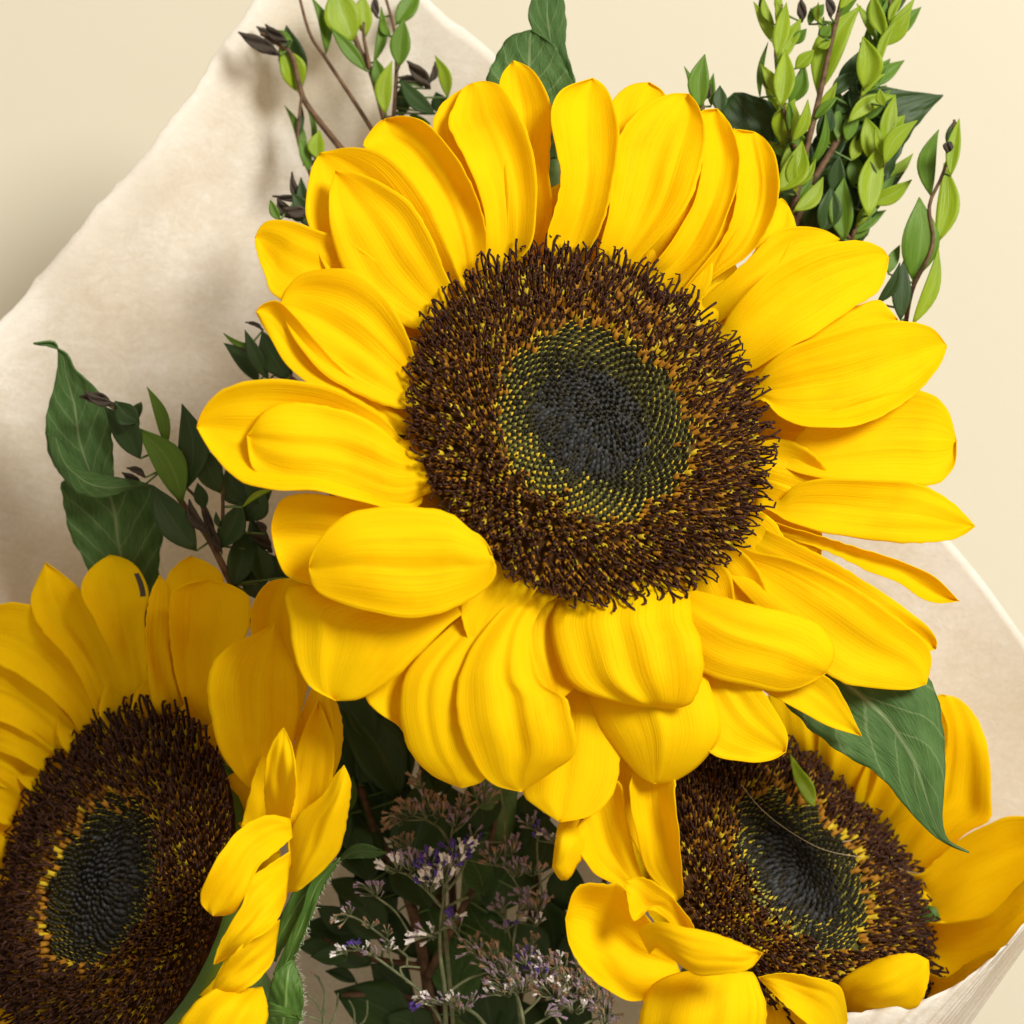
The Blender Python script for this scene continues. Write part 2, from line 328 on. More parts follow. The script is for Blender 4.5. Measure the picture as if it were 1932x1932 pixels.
    def head(s, n=1900, zone=(0.27, 0.56), stalk=None):
        rnd = s.rnd; R = s.R
        # base dome, with the green receptacle behind
        V, F = [], []; ns, nr = 48, 12
        for i in range(nr + 1):
            r = i / nr * 1.0
            for k in range(ns):
                a = 2 * math.pi * k / ns; V.append(s.local(math.cos(a) * r * R, math.sin(a) * r * R, s.hgt(r) - R * 0.055))
        for i in range(nr):
            for k in range(ns):
                k2 = (k + 1) % ns; F.append((i * ns + k, (i + 1) * ns + k, (i + 1) * ns + k2, i * ns + k2))
        disc = mesh('disc', V, F, [M_disc, M_bud, M_olived], s.root, [1 if i / nr < zone[0] + 0.03 else 2 if i / nr < zone[1] else 0 for i in range(nr) for k in range(ns)])
        V, F = [], []
        pr = [(0.97, -0.03), (0.96, -0.12), (0.90, -0.22), (0.75, -0.32), (0.40, -0.42), (0.15, -0.52), (0.0, -0.54)]
        for r, z in pr:
            for k in range(ns):
                a = 2 * math.pi * k / ns; V.append(s.local(math.cos(a) * r * R, math.sin(a) * r * R, z * R))
        for i in range(len(pr) - 1):
            for k in range(ns):
                k2 = (k + 1) % ns; F.append((i * ns + k, (i + 1) * ns + k, (i + 1) * ns + k2, i * ns + k2))
        mesh('receptacle', V, F, M_bract, s.root)
        mb = MB()
        mb.tube([s.local(0, 0, -0.45 * R)] + [P(*q) for q in stalk] + [P(*BIND) + Vector((rnd.uniform(-.008, .008), 0, rnd.uniform(-.004, .004)))], 0.0058, 0.0050, 10)
        mb.build('stem', M_gstem, s.root)
        # florets: spiral
        GA = math.pi * (3 - math.sqrt(5))
        inner, outer = MB(), MB(); singles = []
        for i in range(n):
            r = math.sqrt((i + 0.5) / n); a = i * GA
            rr = r * 0.985
            er = Vector((math.cos(a), math.sin(a), 0)); et = Vector((-math.sin(a), math.cos(a), 0))
            px = R * 0.034 * (1900 / n) ** 0.5 * rnd.uniform(0.85, 1.12)
            h = s.hgt(rr)
            j = rnd.gauss(0, 0.035)
            cpos = er * (rr * R) + Vector((0, 0, h - R * 0.03))
            T = lambda v: s.local(v.x, v.y, v.z)
            if r + j * 1.6 < zone[0]:                                    # slate buds, pointed
                hh = px * rnd.uniform(0.8, 1.5); q = px * 0.52
                ax = (Vector((0, 0, 1)) - er * 0.5).normalized()
                base = [cpos + er * q * math.cos(b) + et * q * math.sin(b) for b in (0, 1.57, 3.14, 4.71)]
                mid = [p + ax * hh * 0.6 for p in [cpos + er * q * .8 * math.cos(b) + et * q * .8 * math.sin(b) for b in (0, 1.57, 3.14, 4.71)]]
                vv = [T(p) for p in base + mid + [cpos + ax * hh]]
                inner.add(vv, [(0, 1, 5, 4), (1, 2, 6, 5), (2, 3, 7, 6), (3, 0, 4, 7), (4, 5, 8), (5, 6, 8), (6, 7, 8), (7, 4, 8)], 2 if rnd.random() < 0.75 else 1)
            elif r + j < zone[1]:                                  # dark buds between yellow-green bract tips
                t = (r - zone[0]) / (zone[1] - zone[0])
                hh = px * rnd.uniform(0.6, 0.9); q = px * 0.44
                base = [cpos + er * q * math.cos(b) + et * q * math.sin(b) for b in (0, 1.26, 2.51, 3.77, 5.03)]
                top = [cpos + Vector((0, 0, hh)) + er * q * .75 * math.cos(b) + et * q * .75 * math.sin(b) for b in (0, 1.26, 2.51, 3.77, 5.03)]
                vv = [T(p) for p in base + top + [cpos + Vector((0, 0, hh * 1.25))]]
                inner.add(vv, [(k, (k + 1) % 5, 5 + (k + 1) % 5, 5 + k) for k in range(5)] + [(5 + k, 5 + (k + 1) % 5, 10) for k in range(5)], 1)
                b0 = cpos + er * px * 0.55; ln = px * rnd.uniform(0.7, 1.05)
                tipv = b0 + Vector((0, 0, ln)) - er * ln * 0.15
                wv = et * px * 0.34; th = er * px * 0.14
                vv = [T(p) for p in (b0 - wv - th, b0 + wv - th, b0 + wv + th, b0 - wv + th, tipv)]
                inner.add(vv, [(0, 1, 4), (1, 2, 4), (2, 3, 4), (3, 0, 4)], 4 if rnd.random() < 0.03 + 0.8 * t * t else (3 if rnd.random() < 0.25 + 1.1 * t else 1))
            else:                                                  # open florets: amber tube and curled dark stigmas
                if rnd.random() > 0.86 and r < 0.96: continue
                px = R * 0.034 * (1900 / n) ** 0.5 * rnd.uniform(1.0, 1.3)
                lean = 0.45 + 0.9 * max(0, (r - 0.6) / 0.4) ** 1.5 + rnd.gauss(0, 0.09)
                ax = (Vector((0, 0, 1)) + er * lean + et * rnd.gauss(0, 0.07)).normalized()
                side = et * rnd.choice((-1, 1))
                edge = max(0, (r - 0.75) / 0.25)
                q = px * 0.42; hh = px * rnd.uniform(1.0, 1.5)
                Vv, Ff, Mm = [], [], []
                for lev, rad in ((0, q), (hh, q * 1.05)):
                    for b in (0, 1.26, 2.51, 3.77, 5.03):
                        Vv.append(cpos + ax * lev + er * rad * math.cos(b) + et * rad * math.sin(b))
                Vv.append(cpos + ax * hh * 0.9)
                Ff += [(k, (k + 1) % 5, 5 + (k + 1) % 5, 5 + k) for k in range(5)] + [(5 + k, 5 + (k + 1) % 5, 10) for k in range(5)]
                Mm += [1 if rnd.random() > 0.22 else 2] * 10
                ls = px * rnd.uniform(1.6, 3.0) * (1 + 0.35 * edge)
                for arm in ((1, -1) if rnd.random() < 0.25 else (1,)):
                    p0 = cpos + ax * hh * 0.5
                    sd = side * arm
                    pts = [p0, p0 + ax * ls * 0.45 + sd * px * 0.10, p0 + ax * ls * 0.80 + sd * px * 0.30 + er * px * 0.1,
                           p0 + ax * ls * 0.98 + sd * px * rnd.uniform(0.3, 1.0) + er * px * rnd.uniform(0.1, 0.5), p0 + ax * ls * rnd.uniform(0.72, 1.0) + sd * px * rnd.uniform(0.4, 1.5) + er * px * rnd.uniform(0.1, 0.7)]
                    tv, tf = tube_data(pts, [px * .21, px * .20, px * .22, px * .22, px * .13], 4)
                    o = len(Vv); Vv += tv; Ff += [tuple(i_ + o for i_ in f_) for f_ in tf]; Mm += [0] * len(tf)
                data = ([T(p) for p in Vv], Ff, Mm)
                singles.append(data)
        inner.build('inner_florets', [M_stig, M_bud, M_slate, M_olive, M_pol], disc).__setitem__('kind', 'stuff')
        for dta in singles[:-260]:
            o = len(outer.V); outer.V += dta[0]; outer.F += [tuple(i_ + o for i_ in f_) for f_ in dta[1]]; outer.M += dta[2]
        outer.build('open_florets', [M_stig, M_cor, M_pol], disc).__setitem__('kind', 'stuff')
        for dta in singles[-260:]:
            mesh('floret', dta[0], dta[1], [M_stig, M_cor, M_pol], disc, dta[2])
        # short pointed dark scales standing between petals and florets
        return disc
    def bracts(s, n=12, r1=1.35, lay=-60):
        for i in range(n):
            s.auto_petal(360 * i / n + s.rnd.uniform(-8, 8), 0.85, r1 * s.rnd.uniform(0.92, 1.08), s.R * 0.34, lay, d=(-10, 0, 0, -10), cup=0.05, name='bract', m=M_bract, nu=8, nv=6, k=0.9)
    def fill(s, n, r1, wid, lay, **k):
        for i in range(n):
            s.auto_petal(360 * (i + 0.5) / n + s.rnd.uniform(-4, 4), 0.86, r1 * s.rnd.uniform(0.93, 1.05), wid, lay + s.rnd.uniform(-6, 6), **k)

# ---------------------------------------------------------------- main sunflower
A = Flower('largest sunflower with open bright yellow petals, in the middle on top of the others', 1110, 804, 0, 348, 47, 31, 11)
A.head(2500, (0.30, 0.56), [(1000, 1050, -330), (930, 1500, -620), (890, 2100, -800)])
A.fill(30, 1.42, 165, -70, d=(0, 5, 0, -15), drop=38)
A.bracts(14, 1.42, -105)
A.inset = 0.11
p = A.petal
up = (0, 25, 25, -5); arch = (0, 40, 45, 0); droop = (5, 55, 40, -50)
# back row
p([(780, 560), (680, 470), (584, 428), (530, 414), (496, 422)], [(745, 650), (620, 610), (521, 560), (501, 522), (484, 472)], (481, 449), -30, up)
p([(790, 600), (640, 540), (584, 430), (578, 376), (588, 318)], [(872, 545), (868, 527), (839, 451), (797, 364), (735, 297), (668, 278)], (605, 288), -8, (0, 22, 30, 15), 0.10)
p([(760, 790), (640, 690), (560, 600), (526, 568), (496, 574)], [(748, 818), (700, 778), (609, 738), (545, 692), (501, 623)], (483, 588), -6, (0, 15, 25, 15), 0.08)
p([(873, 545), (839, 470), (797, 376), (735, 300), (687, 278), (697, 251), (714, 231)], [(905, 538), (919, 472), (914, 418), (889, 347), (852, 284), (806, 234), (764, 219)], (728, 224), -16, (0, 15, 18, 0), 0.20)
p([(890, 520), (840, 330), (816, 250), (827, 205), (855, 178)], [(960, 500), (960, 330), (940, 220), (915, 170)], (894, 156), -34, up)
p([(950, 500), (950, 350), (940, 230), (942, 165), (950, 136)], [(1030, 495), (1042, 393), (1036, 330), (1040, 209), (1027, 167), (1002, 130)], (969, 114), -30, (0, 8, 15, 0), 0.20)
p([(1130, 490), (1150, 330), (1148, 220), (1158, 185), (1187, 161)], [(1220, 490), (1270, 330), (1268, 220), (1254, 176)], (1225, 155), -38, up)
p([(1290, 545), (1370, 440), (1392, 340), (1382, 280), (1383, 247), (1405, 246)], [(1335, 535), (1375, 506), (1413, 481), (1442, 443), (1465, 393), (1470, 343), (1463, 293), (1442, 261)], (1423, 249), -18, (0, 20, 30, 5), 0.19)
p([(1360, 560), (1420, 480), (1460, 390), (1475, 374)], [(1380, 570), (1450, 520), (1500, 450), (1500, 420)], (1489, 392), -34, up)
p([(1330, 560), (1400, 500), (1450, 450), (1480, 430), (1521, 428), (1559, 435)], [(1370, 600), (1440, 560), (1520, 510), (1570, 475)], (1584, 451), -26, up)
p([(1410, 680), (1500, 640), (1610, 580), (1655, 566), (1675, 580)], [(1420, 715), (1540, 690), (1640, 640), (1690, 625)], (1694, 602), -20, (0, 18, 15, 0))
p([(1475, 850), (1540, 790), (1650, 742), (1738, 737), (1785, 768)], [(1478, 882), (1520, 897), (1600, 908), (1700, 914), (1765, 914), (1800, 880)], (1805, 832), -26, (0, 18, 15, -10))
p([(1460, 985), (1560, 1015), (1640, 1040), (1700, 1058), (1765, 1090)], [(1455, 1005), (1560, 1040), (1640, 1078), (1695, 1100), (1735, 1126), (1770, 1138)], (1810, 1134), -30, (0, 20, 10, -20), 0.25, fold=(-1, 0.2, 0.3))
p([(1450, 1000), (1530, 1038), (1600, 1076), (1670, 1122), (1740, 1172), (1766, 1205)], [(1400, 1070), (1520, 1130), (1650, 1190), (1740, 1226)], (1766, 1224), -24, up)
p([(1330, 1130), (1430, 1210), (1560, 1276), (1592, 1319), (1614, 1362)], [(1300, 1150), (1380, 1260), (1445, 1305), (1496, 1335), (1567, 1371)], (1626, 1389), -34, (0, 10, 0, -40), 0.1)
p([(1280, 1150), (1380, 1220), (1440, 1305), (1473, 1356), (1486, 1389)], [(1220, 1150), (1250, 1270), (1330, 1410), (1403, 1437), (1454, 1434)], (1483, 1418), -34, (0, 10, 5, -30))
p([(1050, 1130), (1020, 1260), (990, 1400), (985, 1490), (1012, 1522)], [(1130, 1130), (1160, 1280), (1170, 1400), (1160, 1490), (1118, 1538)], (1056, 1551), -70, (0, 0, -10, -10), -0.04, k=0.25)
p([(930, 1090), (800, 1180), (720, 1250), (690, 1310), (715, 1345), (755, 1372)], [(985, 1100), (900, 1230), (850, 1330), (800, 1395)], (772, 1410), -60, (0, 5, -5, -30), k=0.25)
p([(900, 990), (720, 950), (640, 938), (580, 930), (532, 943), (513, 985)], [(890, 1060), (720, 1090), (620, 1108), (548, 1090), (524, 1055)], (514, 1015), -40, (0, 18, 20, -10), 0.14, k=0.35)
# middle row
p([(785, 690), (781, 669), (760, 614), (718, 548), (672, 514), (618, 506), (568, 518), (538, 548)], [(790, 765), (772, 773), (714, 761), (630, 719), (576, 669), (542, 614)], (529, 573), 22, (0, 30, 38, 10), 0.07)
p([(815, 622), (789, 623), (735, 602), (680, 564), (647, 508), (626, 443), (620, 376)], [(862, 545), (850, 535), (835, 500), (814, 447), (776, 385), (718, 345), (670, 324)], (632, 321), 26, (0, 26, 40, 34), 0.04)
p([(915, 510), (919, 451), (902, 355), (862, 270), (845, 232), (857, 198), (873, 167)], [(975, 500), (1000, 465), (1010, 420), (1013, 355), (1002, 272), (977, 209), (948, 165), (919, 153)], (894, 156), 6, (0, 20, 28, 0), 0.12, ridge=0.018)
p([(1048, 500), (1031, 456), (1052, 376), (1058, 322), (1044, 259), (1040, 205), (1062, 168)], [(1095, 500), (1124, 451), (1145, 397), (1158, 334), (1168, 268), (1164, 217), (1143, 165)], (1118, 147), 12, (0, 22, 26, -8), 0.20, skew=-0.15)
p([(1120, 505), (1145, 418), (1155, 334), (1170, 255), (1212, 203), (1262, 177)], [(1190, 510), (1229, 465), (1290, 400), (1318, 334), (1332, 259), (1320, 205)], (1300, 177), 4, (0, 20, 24, 0), 0.14, ridge=0.02)
p([(1200, 515), (1241, 490), (1291, 418), (1317, 355), (1325, 290), (1316, 235), (1322, 210)], [(1275, 535), (1333, 481), (1358, 439), (1383, 376), (1396, 318), (1392, 272), (1375, 230)], (1353, 205), -8, (0, 20, 24, -5), 0.19, ridge=0.018)
p([(1362, 620), (1375, 593), (1409, 552), (1458, 506), (1521, 472), (1576, 457), (1626, 454), (1663, 467)], [(1415, 700), (1430, 694), (1480, 662), (1542, 627), (1605, 584), (1655, 552), (1672, 518)], (1677, 486), 2, (0, 25, 28, 4), 0.06)
p([(1418, 722), (1450, 685), (1500, 652), (1584, 623), (1668, 606), (1730, 609), (1764, 623)], [(1440, 755), (1471, 786), (1521, 804), (1605, 806), (1668, 783), (1730, 741), (1774, 688)], (1787, 653), 14, (0, 26, 30, 6), 0.07, fold=(1, 0.6, 0.12))
p([(1470, 945), (1500, 915), (1560, 903), (1640, 904), (1730, 912), (1795, 946)], [(1465, 970), (1490, 985), (1560, 1006), (1640, 1019), (1720, 1025), (1800, 1017)], (1840, 993), 0, (0, 20, 20, -5), 0.05)
p([(1420, 1040), (1500, 1058), (1600, 1102), (1680, 1156), (1742, 1206), (1757, 1245)], [(1370, 1080), (1440, 1160), (1520, 1240), (1590, 1288), (1660, 1299), (1715, 1301)], (1748, 1290), -10, (0, 25, 25, -15), 0.03)
p([(1290, 1105), (1403, 1136), (1496, 1160), (1543, 1179), (1570, 1211), (1573, 1240)], [(1220, 1130), (1270, 1220), (1330, 1272), (1426, 1297), (1478, 1306), (1525, 1291)], (1558, 1270), 14, (0, 30, 30, -10), -0.05)
p([(1090, 1140), (1092, 1280), (1119, 1353), (1154, 1402), (1188, 1446), (1215, 1470)], [(1290, 1150), (1331, 1274), (1355, 1338), (1356, 1392), (1321, 1442), (1272, 1474)], (1238, 1479), -30, (0, 20, 5, -50), -0.08, k=0.3)
p([(945, 1095), (850, 1180), (772, 1258), (754, 1310), (758, 1370), (775, 1420), (815, 1462)], [(990, 1095), (960, 1180), (920, 1260), (905, 1340), (912, 1420), (915, 1470)], (870, 1487), -44, (0, 22, 10, -40), -0.05, k=0.3)
p([(950, 1090), (860, 1100), (700, 1110), (549, 1105), (546, 1166), (556, 1240), (583, 1294)], [(985, 1100), (898, 1140), (829, 1196), (790, 1235), (750, 1274), (686, 1316)], (634, 1322), -30, (0, 22, 15, -35), -0.03, k=0.3)
p([(760, 830), (735, 798), (690, 763), (620, 730), (545, 716), (480, 717), (420, 735), (385, 770)], [(800, 930), (790, 958), (740, 960), (680, 946), (600, 926), (520, 925), (450, 905), (398, 852)], (371, 806), 0, (0, 22, 30, 5), 0.10, fold=(1, 0.1, 0.12))
p([(770, 850), (690, 790), (590, 762), (510, 768)], [(800, 935), (740, 958), (620, 930), (530, 922), (478, 885)], (466, 822), 26, (0, 24, 30, 4), -0.02)
# front row
p([(1045, 1105), (987, 1117), (937, 1161), (888, 1225), (864, 1284), (861, 1338), (873, 1392), (898, 1446), (932, 1481)], [(1085, 1110), (1030, 1140), (1003, 1190), (1012, 1260), (1031, 1297), (1066, 1314), (1076, 1343), (1087, 1417), (1045, 1453)], (984, 1494), 5, (0, 35, 35, -40), -0.03, k=0.25, ridge=0.018)
A.inset = 0
p([(928, 1045), (912, 1015), (883, 996), (859, 974), (819, 960), (741, 955), (672, 964), (623, 994), (591, 1038)], [(936, 1068), (934, 1090), (915, 1112), (883, 1134), (819, 1161), (750, 1164), (672, 1147), (608, 1123), (588, 1100)], (583, 1070), 30, (0, 35, 42, 0), -0.03, k=0.35, drop=-45)
A.inset = 0.11
p([(1070, 1090), (1050, 1140), (1037, 1176), (1046, 1230), (1065, 1279), (1100, 1306), (1164, 1324)], [(1300, 1120), (1306, 1168), (1322, 1205), (1327, 1264), (1312, 1314), (1291, 1333)], (1237, 1338), 16, (0, 52, 58, 40, -5), -0.04, k=0.2, ridge=0.02)
p([(1250, 520), (1330, 400), (1350, 300)], [(1330, 530), (1400, 420), (1410, 300)], (1385, 242), -44, up)
p([(1170, 500), (1160, 420), (1150, 300)], [(1240, 500), (1330, 400), (1320, 300)], (1240, 210), -46, up)
p([(945, 1010), (900, 1085), (870, 1150)], [(1040, 1070), (1000, 1130), (940, 1200)], (890, 1225), -22, (0, 10, 5, -10), drop=5)
p([(990, 1080), (955, 1140), (950, 1230)], [(1110, 1090), (1120, 1150), (1120, 1250)], (1050, 1330), -40, (0, 10, 5, -10), drop=0)
# fine leaves growing on its stem
def leafpart(fl, L, R, tip, dl, m=None, cup=0.08, name='leaf', parent=None, wave=8, nu=44, nv=20, fold=None):
    """a leaf outline with depths of its own along the midrib"""
    f1, f2, fd = crv(list(L) + [tip]), crv(list(R) + [tip]), prof(dl)
    V, F, uv = [], [], []; rnd = random.Random(int(tip[0] * 7 + tip[1])); ph = [rnd.uniform(0, 6.28) for _ in range(4)]
    for i in range(nu + 1):
        u = i / nu; a, b = f1(u), f2(u); wd = math.dist(a, b)
        for j in range(nv + 1):
            v = j / nv; q = 2 * v - 1
            z = fd(u) + wd * cup * (abs(q) ** 1.3 - 0.4) + wave * q * q * math.sin(u * 7 + ph[0] + q) + wave * .35 * math.sin(u * 19 + ph[1]) * abs(q) - wd * 0.030 * math.cos(u * 44 - abs(q) * 11) * abs(q) ** 0.7 + wd * 0.012 * math.sin(u * 23 + q * 13 + ph[2])
            if fold:
                t = (q * fold[0] - fold[1]) / (1 - fold[1])
                if t > 0: z += fold[2] * wd * t ** 1.4
            tooth = 1 + 0.018 * math.sin(u * 70 + ph[3]) * (abs(q) > 0.99); vv = 0.5 + (v - 0.5) * tooth
            V.append(P(a[0] + (b[0] - a[0]) * vv, a[1] + (b[1] - a[1]) * vv, z)); uv.append((u, v))
    for i in range(nu):
        for j in range(nv):
            o = i * (nv + 1) + j; F.append((o, o + nv + 1, o + nv + 2, o + 1))
    return mesh(name, V, F, m or M_green, parent or fl.root, None, uv, True, 0.0004)
def petiole(fl, pts, r=0.0016):
    mb = MB(); mb.tube([P(*q) for q in pts], r * 1.3, r, 8); return mb.build('leaf_stalk', M_gstem, fl.root)
leafpart(A, [(1440, 1200), (1450, 1290), (1496, 1342), (1534, 1380), (1590, 1422), (1660, 1464), (1707, 1520), (1760, 1576), (1795, 1596)], [(1500, 1170), (1640, 1200), (1751, 1281), (1777, 1366), (1782, 1459), (1777, 1545), (1790, 1585)], (1828, 1608), (-140, -95, -75, -70, -95, -130), cup=0.05, fold=(1, 0.35, -0.25))
petiole(A, [(1470, 1190, -140), (1300, 1200, -260), (1010, 1250, -470)])
leafpart(A, [(960, 300), (930, 230), (918, 155), (931, 117), (960, 71)], [(1050, 300), (1078, 200), (1081, 159), (1065, 125), (1044, 84)], (1003, 57), (-330, -320, -320, -340), cup=0.04)
leafpart(A, [(1010, 260), (1020, 120), (999, 40), (998, 20), (1008, -14)], [(1075, 260), (1085, 160), (1068, 92), (1068, 42), (1060, -14)], (1035, -30), (-370, -360, -360, -370), cup=0.06)
petiole(A, [(1000, 290, -330), (1020, 700, -330), (1000, 1060, -340)])
petiole(A, [(1045, 255, -370), (1060, 700, -350), (1010, 1080, -350)])
leafpart(A, [(1500, 480), (1480, 380), (1560, 230), (1647, 168), (1712, 172)], [(1600, 500), (1640, 435), (1668, 364), (1701, 284), (1732, 234)], (1779, 180), (-520, -510, -500, -520), M_dark, cup=0.05)
leafpart(A, [(1440, 470), (1400, 360), (1370, 260), (1362, 205)], [(1560, 460), (1550, 330), (1500, 220), (1420, 180)], (1385, 176), (-520, -500, -480, -470), M_dark, cup=0.05)
petiole(A, [(1550, 490, -520), (1300, 900, -480), (1005, 1090, -370)])
petiole(A, [(1500, 470, -520), (1280, 900, -490), (1005, 1100, -380)])

# ---------------------------------------------------------------- sunflower in the shade, facing left
B = Flower('shaded sunflower whose disc faces left, tucked under the largest one', 216, 1674, -330, 336, 155, 50, 21)
B.head(2200, (0.30, 0.50), [(420, 1800, -560), (650, 2200, -760)])
B.fill(20, 1.36, 140, -60, d=(0, 5, 0, -15), k=0.4, drop=5)
p = B.petal
cupu = (0, 30, 40, 30)
p([(285, 1370), (308, 1200), (312, 1100), (335, 1064)], [(400, 1370), (420, 1200), (422, 1095), (397, 1064)], (360, 1049), -30, cupu, k=0.3)
p([(490, 1380), (476, 1250), (473, 1165), (481, 1130), (508, 1098)], [(560, 1380), (590, 1250), (595, 1150), (580, 1105)], (550, 1091), -20, cupu, k=0.1)
p([(200, 1390), (140, 1260), (80, 1190), (57, 1140), (68, 1099)], [(250, 1370), (229, 1291), (201, 1207), (164, 1127), (121, 1085)], (86, 1061), -14, cupu, 0.05, k=0.3)
pb = p([(245, 1360), (210, 1240), (178, 1170), (153, 1113), (173, 1071)], [(285, 1355), (277, 1240), (273, 1170), (280, 1123), (269, 1085), (243, 1057)], (208, 1047), -4, cupu, 0.07, k=0.3)
pb.data.materials.append(M_dried)          # a withered brown stripe by the petal's edge
for f in pb.data.polygons:
    u_, v_ = (sum(pb.data.uv_layers[0].data[l].uv[k] for l in f.loop_indices) / 4 for k in (0, 1))
    if 0.66 < u_ < 0.80 and 0.88 < v_ < 0.95: f.material_index = 1
p([(292, 1350), (278, 1263), (275, 1183), (283, 1123)], [(362, 1365), (336, 1310), (320, 1230), (323, 1170), (320, 1113)], (301, 1085), 22, (0, 35, 50, 45), 0.0, k=0.3, skew=-0.2)
p([(364, 1370), (336, 1291), (322, 1216), (321, 1130), (345, 1104)], [(405, 1385), (420, 1320), (435, 1245), (467, 1193), (473, 1151), (467, 1123), (434, 1103)], (392, 1094), 8, (0, 25, 40, 50), 0.10, k=0.3)
p([(475, 1490), (444, 1459), (416, 1417), (397, 1347), (391, 1291), (406, 1244), (444, 1212), (486, 1194)], [(500, 1482), (528, 1450), (556, 1394), (566, 1333), (559, 1263), (534, 1214)], (520, 1176), 60, (0, 55, 75, 65), -0.03, k=0.1)
p([(525, 1535), (548, 1440), (565, 1360), (585, 1305)], [(556, 1530), (584, 1515), (617, 1487), (642, 1426), (646, 1366), (630, 1314)], (605, 1280), 10, (0, 10, 20, 20), 0.06, k=0.1, skew=0.42, fold=(1, 0.55, -0.9))
p([(503, 1545), (498, 1478), (505, 1426), (520, 1392)], [(545, 1555), (559, 1487), (555, 1426), (545, 1392)], (535, 1373), 80, (0, 40, 70, 85), 0.03, k=0.0, ridge=0.04, skew=0.15)
p([(535, 1685), (546, 1590), (561, 1539), (607, 1501), (632, 1462)], [(562, 1682), (603, 1648), (640, 1606), (655, 1543), (662, 1478)], (649, 1444), 0, (0, 10, 30, 40), 0.0, k=0.0, skew=0.45, fold=(1, 0.15, -0.95))
p([(548, 1545), (502, 1538), (448, 1567), (420, 1604), (392, 1651), (378, 1700)], [(552, 1580), (525, 1604), (490, 1634), (467, 1683), (440, 1722)], (402, 1728), 120, (0, 50, 70, 50), 0.03, k=0.3, ridge=0.02, wave=10, skew=-0.12)
p([(548, 1606), (510, 1630), (472, 1660), (456, 1707), (416, 1777)], [(540, 1697), (518, 1744), (475, 1775), (440, 1800), (420, 1814)], (403, 1820), 85, (0, 50, 70, 40), 0.05, k=0.3, ridge=0.03, wave=12, skew=0.12)
p([(528, 1735), (480, 1765), (440, 1800), (408, 1845)], [(518, 1805), (505, 1830), (470, 1862), (430, 1882)], (398, 1886), 55, (0, 50, 60, 30), 0.05, k=0.3, ridge=0.04, wave=12, skew=-0.12)
p([(470, 1865), (420, 1862), (385, 1878), (360, 1900), (340, 1950)], [(495, 1862), (505, 1900), (500, 1940), (470, 2000)], (400, 2020), 75, (10, 45, 50, 20), -0.10, k=0.3, ridge=0.02)
p([(225, 1372), (212, 1319), (187, 1263), (140, 1207), (93, 1160), (47, 1139), (0, 1140)], [(160, 1400), (126, 1345), (60, 1290), (0, 1255), (-60, 1230)], (-70, 1175), 4, (0, 30, 40, 25), 0.06, k=0.3)
p([(175, 1400), (126, 1350), (93, 1308), (47, 1270), (0, 1248), (-60, 1240)], [(110, 1430), (60, 1390), (0, 1360), (-60, 1345)], (-120, 1290), 18, (0, 30, 40, 25), 0.06, k=0.3)
p([(125, 1420), (70, 1380), (0, 1345), (-60, 1330)], [(85, 1460), (40, 1435), (-20, 1410), (-70, 1400)], (-130, 1370), 30, (0, 30, 40, 25), 0.08, k=0.3)
p([(85, 1450), (40, 1410), (0, 1390), (-60, 1380)], [(50, 1500), (20, 1490), (-30, 1470), (-80, 1450)], (-140, 1420), 26, (0, 30, 40, 25), 0.08, k=0.3)
p([(45, 1500), (10, 1470), (-40, 1450)], [(25, 1560), (-10, 1550), (-60, 1530)], (-150, 1490), 30, (0, 30, 40, 25), 0.08, k=0.3)
p([(20, 1590), (-10, 1570), (-60, 1560)], [(10, 1640), (-30, 1640), (-80, 1620)], (-150, 1600), 30, (0, 30, 40, 25), 0.08, k=0.3)
p([(455, 1560), (470, 1500), (480, 1460)], [(545, 1570), (545, 1500), (530, 1440)], (505, 1400), -5, (0, 20, 30, 30), k=0.2, drop=0)
p([(545, 1640), (545, 1520), (565, 1400)], [(600, 1560), (625, 1480), (630, 1400)], (602, 1320), -30, (0, 5, 10, 10), k=0.1, drop=0)
# green bracts seen on its right side
def hairs(fl, path, n, ln, spread, seed):
    rnd = random.Random(seed); f = crv(path); mb = MB()
    for i in range(n):
        x, y, d = f(rnd.random()); a = math.radians(rnd.gauss(*spread))
        p0 = P(x, y, d); l = ln * rnd.uniform(0.5, 1.1); p1 = P(x + math.cos(a) * l, y - math.sin(a) * l, d + rnd.uniform(-5, 10))
        mb.tube([p0, (p0 + p1) / 2, p1], 0.00007, 0.00002, 3, steps=2)
    o = mb.build('hairs', M_hair, fl.root); o['kind'] = 'stuff'
leafpart(B, [(515, 1840), (545, 1770), (570, 1715), (590, 1660)], [(545, 1835), (572, 1770), (602, 1690), (622, 1655)], (642, 1618), (-180, -150, -135, -130), M_bract, 0.1, 'bract')
leafpart(B, [(500, 1800), (520, 1750), (545, 1700), (565, 1672)], [(520, 1815), (550, 1760), (580, 1712), (600, 1690)], (612, 1664), (-200, -175, -160, -150), M_bract, 0.1, 'bract')
leafpart(B, [(500, 1960), (508, 1880), (520, 1835), (540, 1818)], [(560, 1960), (572, 1900), (568, 1855), (560, 1828)], (552, 1812), (-170, -130, -120, -135), M_bract, -0.15, 'bract')
leafpart(B, [(490, 1890), (515, 1893), (540, 1903)], [(490, 1925), (515, 1918), (540, 1918)], (572, 1925), (-110, -80, -70, -60), M_bract, 0.1, 'bract', nu=10, nv=6)
leafpart(B, [(632, 1632), (660, 1598), (690, 1593)], [(640, 1622), (675, 1618), (705, 1618)], (728, 1608), (-230, -225, -235, -250), M_green, 0.1, 'bract', nu=10, nv=6)
hairs(B, [(545, 1835, -150), (572, 1770, -142), (602, 1690, -132), (640, 1622, -128)], 70, 11, (-40, 35), 1)
